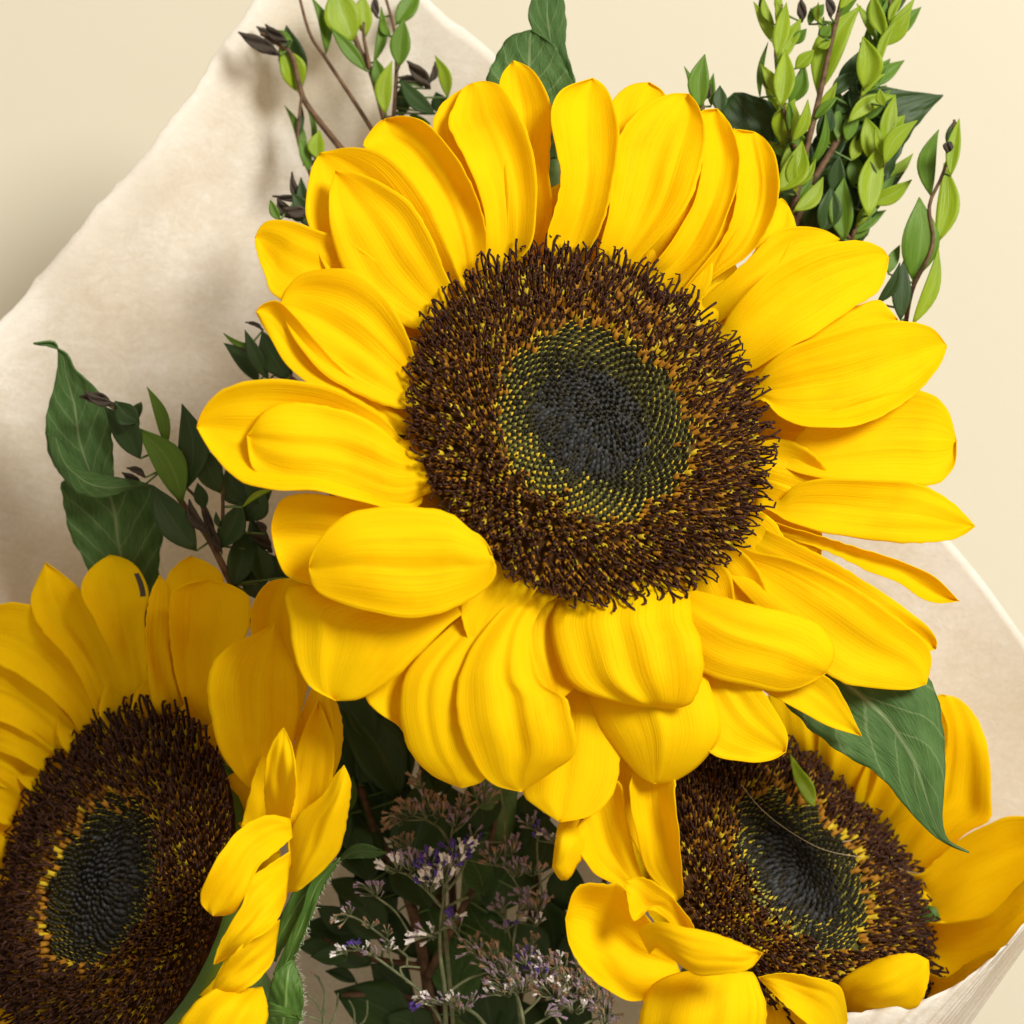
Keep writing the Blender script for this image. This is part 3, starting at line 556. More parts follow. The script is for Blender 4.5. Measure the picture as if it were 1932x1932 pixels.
hairs(B, [(560, 1940, -125), (572, 1900, -122), (568, 1855, -122), (556, 1818, -130)], 60, 11, (0, 35), 2)
B.bracts(10, 1.04, -70)
# its leaf, twisted over itself
leafpart(B, [(200, 1240), (165, 1075), (135, 1015), (121, 955), (121, 905)], [(330, 1230), (300, 1080), (312, 985), (300, 940), (283, 915)], (200, 915), (-560, -540, -500, -470, -450), M_green, 0.06)
up_leaf = leafpart(B, [(150, 935), (97, 868), (87, 821), (89, 777), (106, 712), (109, 662), (100, 644)], [(214, 905), (214, 880), (212, 836), (201, 762), (177, 729), (142, 697), (122, 664)], (63, 648), (-440, -455, -470, -470, -450, -420), M_green, 0.12)
leafpart(B, [(88, 815), (100, 868), (121, 903), (150, 932), (195, 939), (240, 925)], [(122, 838), (130, 858), (150, 880), (185, 893), (225, 902), (260, 908)], (287, 917), (-450, -415, -395, -400, -425), M_green, -0.25, 'leaf', nv=10)
petiole(B, [(265, 1235, -560), (330, 1400, -590), (420, 1760, -545)])

# ---------------------------------------------------------------- lower sunflower facing right
D = Flower('sunflower with curled petals and disc facing right, lying against the paper flap', 1492, 1656, -360, 332, 42, 56, 31)
D.head(2100, (0.29, 0.53), [(1330, 1850, -600), (1050, 2300, -780)])
D.fill(18, 1.32, 130, -55, d=(0, 5, 0, -15), k=0.6, drop=38)
p = D.petal
cupu = (0, 40, 70, 80)
p([(1480, 1450), (1460, 1370), (1450, 1300), (1480, 1250)], [(1570, 1490), (1570, 1400), (1560, 1320), (1545, 1270)], (1510, 1220), 0, cupu, k=0.0, ridge=0.025)
p([(1540, 1490), (1540, 1400), (1560, 1330), (1600, 1290)], [(1620, 1550), (1660, 1460), (1680, 1380), (1680, 1310)], (1650, 1270), 4, cupu, k=0.0, ridge=0.025)
p([(1600, 1540), (1630, 1450), (1680, 1360), (1720, 1325)], [(1660, 1590), (1730, 1520), (1780, 1440), (1790, 1370)], (1760, 1310), 10, cupu, k=0.0, ridge=0.025)
p([(1665, 1600), (1700, 1500), (1740, 1400), (1765, 1318)], [(1720, 1665), (1819, 1576), (1866, 1548), (1871, 1506), (1867, 1426), (1847, 1361), (1814, 1321)], (1785, 1312), 0, cupu, 0.06, k=0.0, ridge=0.02)
p([(1700, 1640), (1739, 1648), (1800, 1592), (1870, 1552), (1905, 1541), (1960, 1545)], [(1755, 1765), (1800, 1760), (1880, 1720), (1960, 1680), (2010, 1620)], (2030, 1570), 0, (0, 30, 80, 130), 0.10, k=0.0)
p([(1745, 1740), (1800, 1740), (1875, 1720), (1935, 1658), (1990, 1640)], [(1755, 1840), (1800, 1850), (1860, 1830), (1930, 1780), (1990, 1720)], (2020, 1670), 20, (0, 50, 110, 170), 0.16, k=0.0, fold=(1, 0.2, 0.2))
p([(1740, 1830), (1785, 1845), (1824, 1817), (1868, 1795)], [(1730, 1890), (1790, 1885), (1850, 1850), (1885, 1825)], (1905, 1790), 40, (0, 60, 120, 160), 0.1, k=0.0)
# left and lower side, curling
p([(1276, 1700), (1249, 1676), (1216, 1636), (1202, 1576), (1190, 1525), (1192, 1464)], [(1290, 1690), (1283, 1599), (1274, 1500), (1272, 1470)], (1230, 1400), 70, (0, 40, 60, 70), 0.14, k=0.0, fold=(1, 0.2, 0.25))
p([(1235, 1660), (1180, 1560), (1150, 1490), (1165, 1440)], [(1290, 1640), (1262, 1540), (1230, 1460)], (1200, 1410), 30, (0, 30, 40, 40), 0.12, k=0.0)
p([(1260, 1690), (1211, 1650), (1185, 1560), (1172, 1480), (1150, 1480)], [(1220, 1700), (1169, 1672), (1123, 1648), (1095, 1610), (1085, 1570), (1105, 1548)], (1120, 1535), 30, (0, 20, 30, 40), 0.14, k=0.0)
p([(1110, 1552), (1085, 1545), (1056, 1548)], [(1128, 1600), (1105, 1612), (1085, 1640), (1075, 1657), (1057, 1659)], (1042, 1636), 70, (0, 20, 25, 10), -0.18, k=0.0)
p([(1270, 1800), (1180, 1676), (1146, 1669), (1104, 1667), (1082, 1683)], [(1290, 1850), (1207, 1889), (1160, 1876), (1109, 1838), (1076, 1787)], (1067, 1733), 10, (0, 5, 30, 55), 0.20, k=0.0, fold=(1, 0.25, 0.22))
p([(1305, 1765), (1310, 1751), (1291, 1720), (1254, 1678), (1211, 1655)], [(1285, 1775), (1263, 1741), (1225, 1716), (1206, 1732), (1193, 1736), (1183, 1690)], (1180, 1662), 110, (0, 20, 30, 25), 0.10, k=0.0, fold=(1, 0.3, 0.25))
p([(1205, 1760), (1207, 1751), (1240, 1739), (1310, 1753), (1366, 1767), (1412, 1786)], [(1225, 1800), (1245, 1785), (1272, 1811), (1310, 1838), (1356, 1838), (1412, 1829)], (1439, 1798), 130, (0, 35, 45, 30), -0.08, k=0.0, ridge=0.018)
p([(1300, 1840), (1291, 1833), (1240, 1851), (1216, 1884), (1205, 1940), (1215, 2000)], [(1400, 1838), (1418, 1833), (1432, 1856), (1446, 1903), (1440, 1950), (1410, 2010)], (1310, 2050), 120, (10, 40, 40, -10, -60), -0.12, k=0.0, ridge=0.02)
p([(1600, 1925), (1585, 1862), (1529, 1842), (1473, 1836)], [(1570, 1990), (1530, 1940), (1478, 1894), (1450, 1866)], (1430, 1844), 130, (0, 40, 50, 40), 0.08, k=0.0)
p([(1590, 1900), (1585, 1852), (1637, 1819), (1683, 1802), (1725, 1799)], [(1620, 1930), (1683, 1908), (1732, 1897), (1752, 1850)], (1752, 1812), 120, (0, 40, 50, 40), -0.12, k=0.0)
p([(1450, 1850), (1420, 1890), (1430, 1950)], [(1520, 1870), (1540, 1930), (1530, 1990)], (1480, 2060), 90, (0, 15, 0, -40), -0.08, k=0.0)
D.bracts(10, 1.04, -70)

# ---------------------------------------------------------------- greenery
LM = {'b': M_myrtle, 'm': M_myrtle2, 'd': M_dark, 'x': M_dried, 'g': M_green}
def sprig(label, Z, depth, stems, leaves, seed, cat='greenery', name='greenery_sprig', group='leafy greenery sprigs', stem_r=0.00062, twig=M_twig, link=True, dj=45, extra=None):
    rnd = random.Random(seed); k = Z((1, 0))[0] - Z((0, 0))[0]
    root = empty(name, P(*BIND)); tag(root, label, cat, group)
    mb = MB(); nodes = []
    for si, st in enumerate(stems):
        pts = [Z(q) for q in st]; dd = depth + (rnd.uniform(-15, 15) if si else 0)
        p3 = [P(x, y, dd) for x, y in pts]
        r0 = stem_r * (1.25 if si == 0 else 0.8)
        f = crv([tuple(v) for v in p3])
        for q in range(25):
            nodes.append(Vector(f(q / 24)))
        mb.tube(p3, r0, r0 * 0.6, 7)
        if si == 0 and link:
            x0, y0 = pts[0]
            mb.tube([p3[0], P(x0 + (900 - x0) * .25, y0 + (2000 - y0) * .25, depth - 120), P(x0 + (900 - x0) * .7, y0 + (2100 - y0) * .7, -740), P(*BIND)], r0, r0 * 1.2, 7)
        elif si:
            tgt = min(nodes[:25 * si], key=lambda v: (v - p3[0]).length)
            mb.tube([p3[0], (p3[0] + tgt) / 2, tgt], r0, r0, 5)
    if extra:          # further small leaves in pairs along the twigs
        n, kinds, l0, l1, zone = extra; leaves = list(leaves); ez = [Z((0, 0)), k]
        for _ in range(n):
            st = rnd.choice(stems); f = crv(st); u = rnd.uniform(0.0, zone); q = f(u); q2 = f(min(1, u + 0.05))
            a = math.atan2(q2[1] - q[1], q2[0] - q[0]) + rnd.choice((-1, 1)) * rnd.uniform(0.2, 0.7); l = rnd.uniform(l0, l1)
            leaves.append((q, (q[0] + math.cos(a) * l, q[1] + math.sin(a) * l), l * rnd.uniform(0.22, 0.34), rnd.choice(kinds), -25))
    for lf in leaves:
        (bx, by), (tx, ty) = Z(lf[0]), Z(lf[1]); wd = lf[2] * k * rnd.uniform(0.82, 1.08); c = lf[3] if len(lf) > 3 else 'b'
        d0 = depth + rnd.uniform(-dj, dj) + (25 if c == 'b' else -10 if c == 'd' else 0) + (lf[4] if len(lf) > 4 else 0)
        tl = rnd.uniform(-0.3, 0.3); ln = math.hypot(tx - bx, ty - by); nx, ny = -(ty - by) / ln, (tx - bx) / ln
        bend = rnd.uniform(-0.13, 0.13) * ln; roll = rnd.uniform(-0.45, 0.45); cup = rnd.uniform(0.10, 0.3)
        crumple = 0.25 if c == 'x' else 0.0
        V, F, uv = [], [], []; nu, nv = 10, 6
        for i in range(nu + 1):
            u = i / nu; wv = (math.sin(math.pi * u ** 0.88) ** 1.05) * 0.53 * wd if 0 < u < 1 else 0.01 * wd
            cx = bx + (tx - bx) * u + nx * bend * math.sin(math.pi * u); cy = by + (ty - by) * u + ny * bend * math.sin(math.pi * u)
            for j in range(nv + 1):
                q = 2 * j / nv - 1
                z = d0 + tl * ln * (u - 0.2) + wv * (cup * 2 * abs(q) ** 1.4 + roll * q) - 0.10 * ln * u * u + crumple * wd * math.sin(u * 9 + q * 4)
                V.append(P(cx + nx * wv * q, cy + ny * wv * q, z)); uv.append((u, j / nv))
        for i in range(nu):
            for j in range(nv):
                o = i * (nv + 1) + j; F.append((o, o + nv + 1, o + nv + 2, o + 1))
        mesh('leaf', V, F, LM[c], root, None, uv, True, 0.0003)
        b3 = P(bx, by, d0 - 0.2 * tl * ln); tgt = min(nodes, key=lambda v: (v - b3).length)
        mb.tube([b3, (b3 + tgt) / 2 + Vector((0, 0, -0.0005)), tgt + Vector((0, 0, -0.0004))], 0.00022, 0.00028, 5, 1, steps=3)
    mb.build('stem', [twig, M_gstem], root)
    return root

# tall sprigs, upper right (coordinates measured in an enlarged view)
sprig('tall upright sprig with glossy lime leaves and reddish brown main twig', Z2, -420,
      [[(890, 965), (930, 760), (1010, 430), (1060, 200), (1115, -20)], [(940, 760), (890, 640), (840, 460), (810, 220), (840, 20)]],
      [((835, 480), (855, 220), 110), ((870, 470), (935, 290), 70, 'm'), ((1000, 425), (1195, 25), 125), ((845, 660), (900, 445), 95), ((885, 640), (957, 450), 60), ((825, 865), (930, 635), 110), ((900, 310), (985, 225), 65), ((815, 250), (860, 10), 75), ((830, 240), (925, 85), 65), ((805, 110), (755, -20), 42), ((890, 200), (950, 130), 55, 'm'), ((960, 110), (970, 35), 36, 'm'), ((1010, 160), (1060, 115), 55, 'm'), ((740, 440), (777, 190), 26, 'm'), ((1000, 215), (1060, 175), 40, 'b'), ((930, 100), (925, -10), 40, 'x'), ((880, 210), (840, 185), 40, 'x'), ((990, 90), (1030, 20), 50, 'm'), ((1000, 100), (1005, 10), 30), ((1060, 80), (1040, -20), 40, 'x'), ((905, 420), (945, 300), 50, 'd'), ((960, 760), (1035, 500), 46, 'm'), ((800, 660), (725, 440), 40, 'd')], 101, extra=(34, 'dmmbb', 120, 230, 0.95))
sprig('densest bushy sprig of mixed lime and dark leaves, beside the reddish brown twig', Z2, -455,
      [[(970, 830), (1110, 600), (1200, 430), (1250, 300), (1290, 180), (1270, 40)], [(1150, 1085), (1210, 940), (1310, 720), (1345, 560)], [(1290, 200), (1320, 100), (1330, 0)]],
      [((1210, 400), (1205, 165), 105), ((1270, 315), (1365, 85), 48), ((1310, 685), (1352, 425), 75), ((1240, 725), (1215, 525), 95), ((1228, 975), (1285, 645), 105), ((1155, 725), (1185, 590), 65), ((1120, 1085), (1120, 800), 100, 'm'), ((1155, 1085), (1245, 955), 62, 'm'), ((910, 935), (1150, 690), 70, 'm'), ((1290, 205), (1255, 50), 75, 'm'), ((1305, 195), (1335, 55), 52), ((1230, 95), (1245, -10), 36, 'm'), ((1270, 100), (1315, -10), 32, 'm'), ((1080, 520), (1150, 400), 70, 'g'), ((1090, 380), (1190, 230), 80, 'd'), ((1060, 430), (1200, 330), 80, 'd'), ((1190, 690), (1270, 540), 80, 'd'), ((1160, 840), (1170, 690), 80, 'm'), ((1230, 720), (1260, 880), 60, 'd'), ((1000, 900), (1080, 740), 90, 'd'), ((1020, 1050), (1060, 840), 110, 'd'), ((1090, 900), (1100, 700), 90, 'd'), ((950, 1050), (990, 880), 100, 'd'), ((1200, 1010), (1260, 850), 90, 'd'), ((1260, 520), (1250, 390), 80, 'm'), ((1300, 480), (1280, 400), 50), ((1330, 620), (1395, 520), 60, 'b'), ((900, 990), (950, 935), 30, 'm'), ((1130, 640), (1190, 500), 70, 'm'), ((1000, 620), (1060, 480), 70, 'd'), ((1050, 740), (1130, 560), 60, 'd')], 102, extra=(50, 'dmmmbb', 130, 250, 0.85))
sprig('single slim sprig with paired glossy leaves, standing apart at the right of the largest flower', Z2, -400,
      [[(1395, 1480), (1430, 1300), (1520, 1110), (1505, 930), (1560, 800), (1605, 660), (1618, 540)]],
      [((1430, 1265), (1460, 890), 150, 'm'), ((1540, 1095), (1570, 735), 100), ((1512, 885), (1548, 585), 95, 'm'), ((1600, 795), (1640, 535), 70), ((1428, 1465), (1546, 1115), 72), ((1375, 1445), (1390, 1175), 85, 'd'), ((1268, 1370), (1372, 1185), 55, 'd'), ((1318, 1235), (1372, 1105), 55, 'm'), ((1590, 665), (1622, 540), 55, 'd'), ((1600, 640), (1585, 690), 40, 'x')], 103, stem_r=0.00042)
sprig('short sprig tip with a folded pale bud leaf peeping over the upper petals', Z2, -380,
      [[(500, 620), (480, 490), (475, 420)]],
      [((470, 490), (492, 245), 85, 'm'), ((432, 445), (399, 300), 24, 'm'), ((470, 470), (434, 335), 34, 'd'), ((560, 510), (560, 385), 66, 'd'), ((490, 450), (515, 380), 40, 'x'), ((520, 480), (530, 330), 40, 'm')], 104)
# upper left
sprig('thin bare-twigged sprig with few bright leaves over the torn paper edge', Z1, -650,
      [[(985, 560), (920, 330), (855, 200), (800, -20)], [(925, 590), (830, 440), (710, 260), (640, 150), (590, -30)], [(1020, 530), (1032, 200), (980, -20)], [(915, 320), (885, 170), (885, 100)]],
      [((835, 185), (755, -70), 145), ((895, 160), (880, -30), 78, 'b'), ((715, 240), (650, -10), 55, 'm'), ((895, 320), (735, 125), 60, 'm'), ((930, 280), (962, 30), 42, 'm'), ((1045, 300), (1065, 85), 82, 'm'), ((970, 420), (935, 260), 66, 'm'), ((982, 515), (1012, 275), 72), ((1030, 110), (1140, -50), 92, 'm'), ((1003, 165), (960, 85), 34, 'm'), ((1185, 400), (1080, 275), 66, 'x'), ((1180, 375), (1205, 280), 34, 'x'), ((1262, 440), (1205, 250), 52), ((1205, 515), (1045, 355), 84, 'd'), ((1235, 515), (1210, 415), 90, 'd'), ((1060, 525), (1060, 380), 70, 'd'), ((1185, 560), (1085, 505), 36, 'm'), ((1150, 390), (1040, 350), 40, 'x'), ((945, 80), (940, -20), 34, 'x')], 105, stem_r=0.00065)
sprig('sprig with withered brown tip and one bright leaf against the paper', Z1, -660,
      [[(790, 680), (640, 490), (600, 410), (560, 250), (500, 200), (420, 150)], [(650, 800), (590, 640), (592, 540), (605, 420)]],
      [((590, 415), (505, 210), 105), ((605, 395), (535, 115), 115, 'd'), ((505, 248), (318, 145), 60, 'x'), ((480, 200), (400, 120), 40, 'x'), ((540, 190), (440, 110), 55, 'x'), ((560, 180), (480, 135), 40, 'm'), ((612, 745), (527, 475), 50, 'm'), ((645, 710), (610, 440), 26, 'm'), ((590, 620), (602, 465), 26, 'd'), ((640, 775), (588, 620), 50, 'm'), ((680, 720), (685, 588), 74), ((670, 720), (650, 640), 50, 'd')], 106)
sprig('dark shrivelled sprig peeping out beside the upper left petals', Z1, -480,
      [[(720, 1000), (640, 930), (560, 880)]],
      [((650, 1030), (560, 870), 95, 'd'), ((505, 995), (463, 902), 46, 'm'), ((565, 985), (495, 895), 50, 'x'), ((630, 950), (560, 775), 36, 'x'), ((640, 900), (472, 885), 34, 'x'), ((640, 1000), (600, 800), 60, 'd'), ((640, 960), (520, 940), 50, 'x'), ((610, 1000), (540, 950), 50, 'd')], 107)
sprig('small sprig of dark pointed leaves beside the left petals', Z1, -480,
      [[(620, 1760), (520, 1680), (430, 1600), (370, 1560)]],
      [((455, 1715), (348, 1488), 74, 'd'), ((410, 1725), (252, 1548), 96, 'd'), ((540, 1705), (425, 1495), 120, 'd'), ((390, 1565), (250, 1503), 24, 'm'), ((400, 1600), (300, 1560), 40, 'x'), ((420, 1640), (350, 1580), 40, 'x'), ((430, 1490), (350, 1455), 16, 'x'), ((560, 1720), (470, 1560), 90, 'd')], 108)
# left
sprig('sprig with olive pointed leaf and withered bud tip beside the twisted leaf', ZL, -400,
      [[(1480, 1800), (1340, 1520), (1240, 1380), (1160, 1275), (1000, 1000), (870, 800), (800, 720), (640, 620)], [(1420, 1560), (1425, 1250), (1410, 1010)], [(1340, 1520), (1290, 1300), (1195, 1190)]],
      [((1165, 1285), (868, 800), 200, 'm', 50), ((725, 660), (508, 605), 70, 'x', 40), ((740, 650), (540, 570), 50, 'x', 40), ((895, 1000), (668, 670), 160, 'd'), ((890, 770), (735, 632), 140, 'd', 20), ((905, 640), (870, 770), 70, 'd'), ((1065, 935), (938, 540), 80, 'm'), ((1190, 1195), (1162, 650), 200, 'd', 20), ((1255, 1590), (975, 1170), 210, 'd', 20), ((1310, 1320), (1262, 1155), 90, 'd'), ((1410, 1220), (1285, 910), 150, 'd'), ((1270, 920), (1228, 765), 70, 'd'), ((1000, 920), (945, 835), 40, 'd'), ((1400, 1570), (1545, 1275), 150, 'd'), ((1490, 1820), (1555, 1435), 200, 'd', 40), ((910, 1180), (780, 1090), 60, 'x'), ((930, 1120), (810, 1060), 40, 'x'), ((1330, 1480), (1210, 1260), 70, 'x', 20), ((1370, 1500), (1290, 1260), 60, 'x'), ((1420, 1600), (1330, 1380), 60, 'x'), ((1400, 1440), (1380, 1340), 40, 'd'), ((1560, 1400), (1700, 1200), 150, 'd'), ((1600, 1300), (1450, 1050), 200, 'd'), ((1700, 1300), (1560, 1100), 160, 'd'), ((1550, 1310), (1770, 1190), 34, 'b', 40), ((1640, 1650), (1600, 1380), 130, 'd'), ((1700, 1800), (1640, 1550), 160, 'd'), ((1800, 1850), (1700, 1600), 160, 'd'), ((1660, 1900), (1560, 1700), 150, 'd'), ((1850, 1760), (1760, 1560), 90, 'd'), ((1740, 1600), (1590, 1480), 60, 'x'), ((1700, 1480), (1640, 1400), 50, 'x')], 109, dj=35)
# dark foliage in the gap between the three flowers
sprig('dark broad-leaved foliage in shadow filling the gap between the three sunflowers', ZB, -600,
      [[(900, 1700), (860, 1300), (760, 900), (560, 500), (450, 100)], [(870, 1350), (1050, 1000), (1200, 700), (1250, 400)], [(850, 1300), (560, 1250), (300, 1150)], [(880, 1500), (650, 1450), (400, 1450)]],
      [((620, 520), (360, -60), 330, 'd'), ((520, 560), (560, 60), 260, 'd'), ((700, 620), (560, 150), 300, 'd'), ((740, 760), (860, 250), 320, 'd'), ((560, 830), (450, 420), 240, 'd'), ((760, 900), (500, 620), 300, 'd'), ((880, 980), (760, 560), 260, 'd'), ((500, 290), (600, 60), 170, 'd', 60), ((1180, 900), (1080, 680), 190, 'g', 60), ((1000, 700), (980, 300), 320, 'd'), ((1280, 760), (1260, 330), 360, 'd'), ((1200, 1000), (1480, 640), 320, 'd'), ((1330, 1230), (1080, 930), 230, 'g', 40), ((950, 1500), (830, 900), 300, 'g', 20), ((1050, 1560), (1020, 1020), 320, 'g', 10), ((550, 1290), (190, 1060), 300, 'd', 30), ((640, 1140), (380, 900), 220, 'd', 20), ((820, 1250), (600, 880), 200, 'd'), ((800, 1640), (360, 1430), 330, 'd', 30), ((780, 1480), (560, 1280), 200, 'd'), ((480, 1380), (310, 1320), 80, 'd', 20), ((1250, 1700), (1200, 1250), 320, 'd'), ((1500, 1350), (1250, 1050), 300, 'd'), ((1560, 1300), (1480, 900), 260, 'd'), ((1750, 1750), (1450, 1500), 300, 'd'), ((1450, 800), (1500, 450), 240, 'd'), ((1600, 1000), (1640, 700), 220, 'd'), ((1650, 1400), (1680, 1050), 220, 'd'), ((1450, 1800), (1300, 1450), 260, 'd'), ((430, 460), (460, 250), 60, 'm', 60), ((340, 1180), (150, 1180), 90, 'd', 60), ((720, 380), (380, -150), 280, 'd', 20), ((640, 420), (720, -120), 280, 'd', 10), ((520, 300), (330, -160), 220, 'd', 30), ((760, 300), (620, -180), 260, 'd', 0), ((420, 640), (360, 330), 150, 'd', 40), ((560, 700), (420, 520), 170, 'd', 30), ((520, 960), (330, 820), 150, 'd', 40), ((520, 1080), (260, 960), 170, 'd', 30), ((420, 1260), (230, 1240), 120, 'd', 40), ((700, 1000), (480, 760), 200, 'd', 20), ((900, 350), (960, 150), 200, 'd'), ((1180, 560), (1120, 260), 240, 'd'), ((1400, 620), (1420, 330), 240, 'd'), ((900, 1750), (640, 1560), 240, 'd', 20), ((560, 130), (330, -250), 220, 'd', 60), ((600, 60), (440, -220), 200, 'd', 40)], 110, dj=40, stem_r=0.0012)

# ---------------------------------------------------------------- limonium sprays
FL = {}
def floret_mesh(kind):
    if kind in FL: return FL[kind]
    mb = MB(); a = {'w': M_lwhite, 'p': M_lpurple, 'm': M_lmauve, 't': M_ltan}[kind]
    pr = [(0.0, 0.10), (0.35, 0.15), (0.7, 0.19), (1.0, 0.26)]
    n = 6
    for z, r in pr:
        for k in range(n):
            an = 2 * math.pi * k / n; rr = r * (1.15 if (k % 2 and z == 1.0) else 1)
            mb.V.append(Vector((math.cos(an) * rr, math.sin(an) * rr, z * (1.0 if not (k % 2 == 0 and z == 1.0) else 0.86))))
    mb.V.append(Vector((0, 0, 0.8)))
    for i in range(3):
        for k in range(n):
            k2 = (k + 1) % n; mb.F.append((i * n + k, i * n + k2, (i + 1) * n + k2, (i + 1) * n + k)); mb.M.append(0 if i else 1)
    for k in range(n): mb.F.append((3 * n + k, 3 * n + (k + 1) % n, 4 * n)); mb.M.append(0)
    me = bpy.data.meshes.new('floret'); me.from_pydata([tuple(v) for v in mb.V], [], mb.F); me.materials.append(a); me.materials.append(M_lstem)
    me.polygons.foreach_set('material_index', mb.M); me.update(); FL[kind] = me; return me
def limonium(label, depth, stems, clusters, seed, sr=0.0006):
    sr *= 0.72
    """stems: polylines in the enlarged view; clusters: (x, y, rx, ry, count, direction deg, kinds, length)"""
    rnd = random.Random(seed); root = empty('limonium_spray', P(*BIND)); tag(root, label, 'dried flower', 'limonium sprays')
    mb = MB(); nodes = []
    for si, st in enumerate(stems):
        p3 = [P(*ZB(q), depth + (rnd.uniform(-15, 15) if si else 0)) for q in st]
        f = crv([tuple(v) for v in p3]); 
        for q in range(25): nodes.append(Vector(f(q / 24)))
        mb.tube(p3, sr * (1.1 if si == 0 else 0.75), sr * 0.6, 6)
        if si == 0: mb.tube([p3[0], P(880, 2300, depth - 250), P(*BIND)], sr * 1.1, sr * 1.3, 6)
        else:
            tgt = min(nodes[:25 * si], key=lambda v: (v - p3[0]).length); mb.tube([p3[0], (p3[0] + tgt) / 2, tgt], sr * .75, sr * .75, 5, steps=2)
    for (x, y, rx, ry, n, ang, kinds, ln) in clusters:
        hub = P(*ZB((x - math.cos(math.radians(ang)) * ry * 0.9, y + math.sin(math.radians(ang)) * ry * 0.9)), depth)
        tgt = min(nodes, key=lambda v: (v - hub).length); mb.tube([tgt, (tgt + hub) / 2, hub], sr * 0.6, sr * 0.5, 5, steps=3)
        for i in range(int(n * 1.25)):
            px, py = x + rnd.uniform(-1, 1) * rx, y + rnd.uniform(-1, 1) * ry
            a = math.radians(ang + rnd.gauss(0, 24) - 45 * (px - x) / max(rx, 1)); l = ln * 0.3443 * S * rnd.uniform(0.62, 1.1) * (1.35 if seed == 201 else 1)
            dv = Vector((math.cos(a), math.sin(a), rnd.uniform(-0.1, 0.7))).normalized()
            o = bpy.data.objects.new('floret', floret_mesh(rnd.choice(kinds))); C.objects.link(o)
            loc = P(*ZB((px, py)), depth + rnd.uniform(-10, 40)); 
            o.matrix_world = Matrix.Translation(loc - root.location) @ dv.to_track_quat('Z', 'Y').to_matrix().to_4x4() @ Matrix.Diagonal((l * 0.72, l * 0.72, l, 1))
            o.parent = root
            mb.tube([loc, (loc + hub) / 2 - dv * l * 0.3, hub], sr * 0.32, sr * 0.36, 4, steps=2)
    mb.build('stem', M_lstem, root)
limonium('limonium spray with fresh white and violet florets on a pale green stem', -330,
         [[(970, 1620), (965, 1420), (938, 1200), (948, 1000), (970, 880)], [(948, 1000), (1010, 950), (1095, 915)], [(930, 950), (860, 870), (760, 790)], [(975, 880), (1040, 800), (1080, 720)], [(945, 1090), (1010, 1080), (1060, 1160)], [(940, 1100), (880, 1130)]],
         [(690, 745, 45, 35, 12, 115, 'wmm', 60), (790, 730, 50, 35, 12, 100, 'mmm', 60), (880, 740, 35, 45, 12, 95, 'pwp', 60), (885, 850, 45, 35, 15, 95, 'wwp', 62), (960, 790, 50, 50, 20, 85, 'pww', 62), (1030, 690, 40, 50, 18, 75, 'pwp', 62), (1075, 660, 25, 40, 8, 75, 'www', 62), (870, 1120, 40, 35, 8, 150, 'wwm', 66), (1020, 1040, 15, 25, 5, 90, 'pw', 60), (1030, 1080, 30, 20, 5, 120, 'mt', 50)], 201, 0.0007)
limonium('faded brown limonium head just below the lower petals of the largest sunflower', -420,
         [[(960, 1000), (965, 800), (990, 640), (1010, 520)], [(990, 620), (940, 540), (860, 490)], [(1010, 560), (1080, 500), (1150, 420)]],
         [(700, 490, 40, 35, 14, 170, 'ttt', 66), (760, 440, 45, 35, 16, 130, 'tt', 66), (860, 420, 50, 45, 16, 110, 'ttm', 66), (935, 430, 40, 40, 14, 95, 'tt', 66), (1030, 470, 50, 50, 18, 85, 'tmm', 66), (1060, 400, 40, 40, 10, 80, 'tm', 60), (1180, 360, 50, 45, 14, 70, 'tm', 60), (820, 290, 30, 30, 8, 120, 't', 60)], 202)
limonium('thin limonium branch with blue-violet tip reaching toward the shaded sunflower', -340,
         [[(960, 1620), (850, 1450), (650, 1290), (520, 1210), (400, 1210)], [(680, 1290), (660, 1220), (640, 1180)], [(760, 1380), (720, 1300), (830, 1300)], [(760, 1240), (600, 1110), (480, 1030), (400, 1010)], [(790, 1150), (700, 1000), (600, 920), (520, 860)]],
         [(465, 1180, 30, 15, 12, 120, 'pp', 46), (405, 1215, 25, 18, 6, 165, 'ww', 60), (510, 1195, 30, 22, 6, 120, 'wm', 50), (560, 1220, 30, 20, 6, 120, 'm', 45), (655, 1190, 20, 28, 7, 95, 'mw', 45), (400, 1030, 30, 25, 6, 200, 'wt', 55), (440, 985, 25, 25, 5, 110, 'm', 50), (540, 1060, 40, 25, 6, 120, 't', 45), (560, 880, 60, 40, 14, 130, 'm', 45), (650, 1110, 12, 25, 4, 90, 't', 50)], 203, 0.0005)
limonium('limonium branch with pale star-like florets at its end, low among the dark leaves', -320,
         [[(1250, 1720), (1140, 1560), (1000, 1500), (880, 1490)], [(1100, 1540), (1120, 1440)], [(980, 1440), (1100, 1360), (1230, 1320)]],
         [(850, 1480, 40, 35, 12, 170, 'wwp', 66), (920, 1490, 40, 25, 8, 150, 'm', 55), (1010, 1480, 40, 30, 10, 110, 'mw', 50), (1060, 1520, 40, 25, 8, 80, 'mt', 50), (1110, 1470, 25, 25, 5, 90, 'm', 45)], 204)
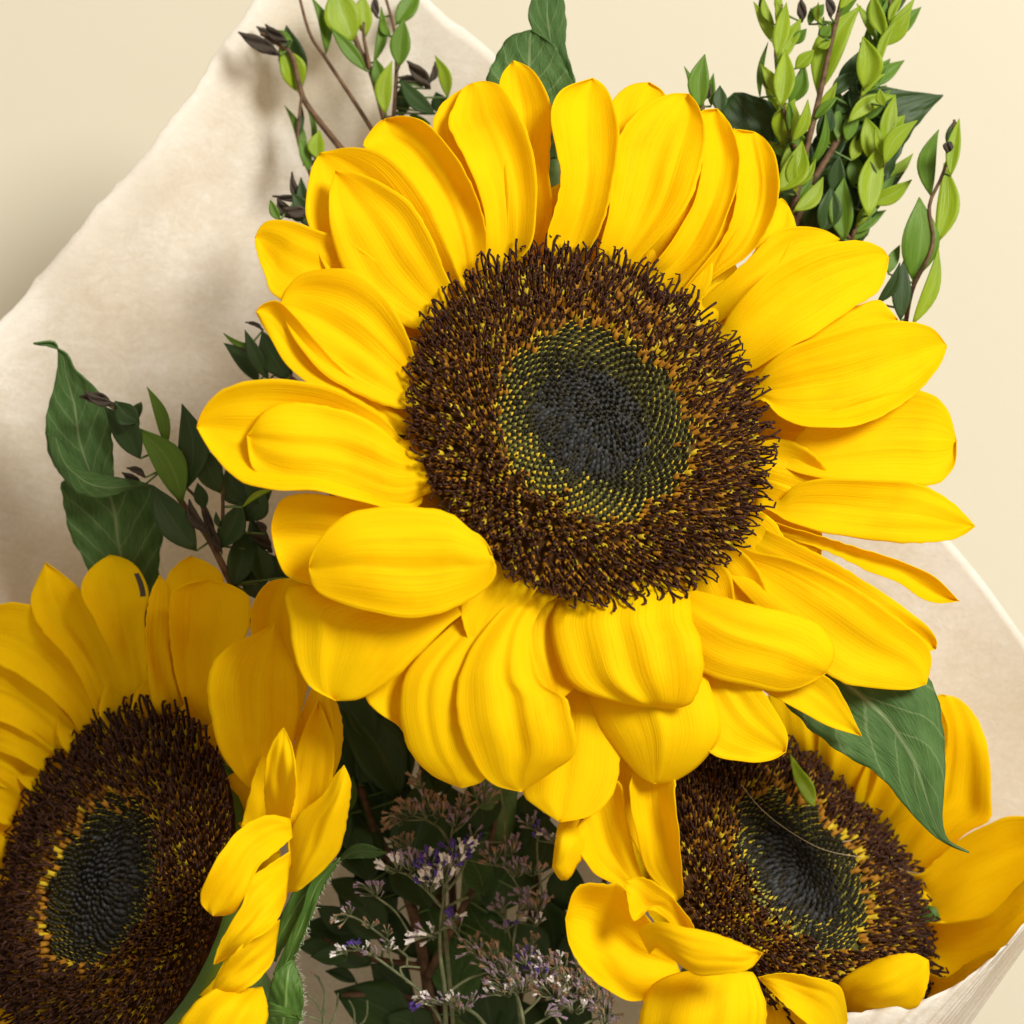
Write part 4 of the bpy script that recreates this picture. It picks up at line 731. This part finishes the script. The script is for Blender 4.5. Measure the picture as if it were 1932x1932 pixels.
limonium('dense mauve and tan limonium mass under the curled petals of the right-facing sunflower', -330,
         [[(1400, 1750), (1390, 1560), (1330, 1400), (1200, 1300), (1090, 1190)], [(1390, 1560), (1500, 1440), (1480, 1300)], [(1420, 1640), (1650, 1500), (1800, 1400)], [(1500, 1440), (1450, 1300)], [(1600, 1540), (1560, 1380), (1440, 1280)], [(1650, 1700), (1750, 1600), (1900, 1560)]],
         [(1120, 1190, 50, 50, 16, 130, 'mtt', 58), (1200, 1240, 60, 50, 22, 120, 'mtt', 58), (1270, 1310, 70, 55, 26, 110, 'mmt', 58), (1280, 1410, 80, 45, 26, 115, 'mtw', 62), (1370, 1390, 60, 50, 20, 110, 'tmw', 62), (1410, 1250, 40, 30, 12, 100, 'pmm', 55), (1490, 1330, 60, 50, 24, 100, 'pmm', 58), (1530, 1270, 70, 40, 18, 120, 'twm', 60), (1560, 1420, 80, 50, 28, 100, 'mwt', 60), (1660, 1380, 70, 60, 26, 100, 'mtt', 58), (1600, 1290, 50, 40, 14, 110, 'tt', 56), (1760, 1440, 80, 60, 28, 100, 'mtt', 58), (1700, 1300, 40, 40, 10, 110, 'tm', 50), (1850, 1500, 60, 60, 20, 90, 'mt', 58), (1660, 1510, 90, 35, 18, 110, 'mw', 60), (1550, 1550, 40, 20, 6, 10, 'mm', 80), (1850, 1590, 60, 30, 12, 60, 'mt', 50)], 205)
limonium('loose mauve limonium sprays in shadow between the leaves and the curled petal', -420,
         [[(1380, 1600), (1340, 1200), (1380, 900), (1290, 750)], [(1360, 1000), (1460, 950), (1500, 900)], [(1300, 640), (1290, 450), (1270, 330)], [(1330, 1150), (1280, 1000)], [(1480, 780), (1470, 650), (1480, 560)], [(1380, 900), (1480, 840), (1560, 780)]],
         [(1230, 700, 45, 40, 14, 110, 'mtt', 58), (1330, 640, 40, 40, 12, 90, 'tm', 58), (1350, 760, 55, 40, 18, 100, 'mm', 58), (1450, 760, 50, 35, 12, 80, 'tm', 55), (1270, 980, 35, 45, 12, 120, 'mm', 60), (1400, 940, 40, 45, 14, 110, 'mm', 60), (1480, 950, 45, 50, 16, 90, 'mt', 60), (1450, 1040, 40, 35, 12, 110, 'wmt', 58), (1290, 1080, 40, 25, 8, 130, 'mp', 55), (1550, 590, 30, 30, 10, 90, 'wm', 58), (1480, 570, 15, 25, 5, 90, 'p', 60), (1420, 510, 40, 35, 10, 120, 'm', 45), (1120, 580, 30, 40, 10, 80, 'pm', 50), (740, 610, 60, 40, 14, 110, 't', 50), (1430, 1170, 40, 40, 10, 100, 't', 50)], 206, 0.0005)
# dark ferny twig low at the left
limonium('leafless thin wiry twigs over the tan paper beside the shaded sunflower', -480,
         [[(320, 1760), (300, 1560), (310, 1450), (270, 1350)], [(300, 1560), (250, 1480), (200, 1440)], [(320, 1650), (370, 1540), (380, 1440)], [(310, 1600), (200, 1560)], [(460, 1700), (470, 1550), (440, 1480)], [(330, 1700), (520, 1600), (540, 1480)]],
         [(270, 1345, 15, 15, 3, 110, 't', 40)], 207, 0.0005)

# ---------------------------------------------------------------- loose small things
r = random.Random(5)
Dp = lambda x, y, k=60: (x, y, D.plane(x, y) + k)
le = empty('fallen_leaf', P(*Dp(1515, 1490, 40))); tag(le, 'small loose green leaf lying on the disc of the right-facing sunflower', 'leaf')
lo = leafpart(D, [(1537, 1522), (1520, 1512), (1500, 1475), (1493, 1445)], [(1540, 1500), (1532, 1475), (1512, 1450)], (1492, 1424), (D.plane(1535, 1525) + 105, D.plane(1515, 1480) + 120, D.plane(1492, 1424) + 105), M_myrtle, 0.12, 'blade', le, 2, 12, 8)
def fibre(pts, label, rr=0.00007):
    mb = MB(); mb.tube([P(*q) for q in pts], rr, rr * 0.7, 5, steps=40); o = mb.build('loose_fibre', M_fib); tag(o, label, 'fibre')
fibre([Dp(1372, 1432, 70), Dp(1395, 1475, 75), Dp(1440, 1530, 80), Dp(1500, 1575, 72), Dp(1560, 1605, 68), Dp(1630, 1618, 58)], 'long pale loose hair curving across the disc of the right-facing sunflower')
fibre([Dp(1590, 1588, 62), Dp(1640, 1585, 66), Dp(1670, 1612, 64), Dp(1700, 1640, 58), Dp(1745, 1650, 60)], 'short kinked pale hair at the rim of the right-facing disc', 0.00006)

# stand everything upright (built facing +Z above)
bpy.context.view_layer.update()
for o in list(sc.objects):
    if o.parent is None and o.type in ('MESH', 'EMPTY'): o.matrix_world = UP @ o.matrix_world
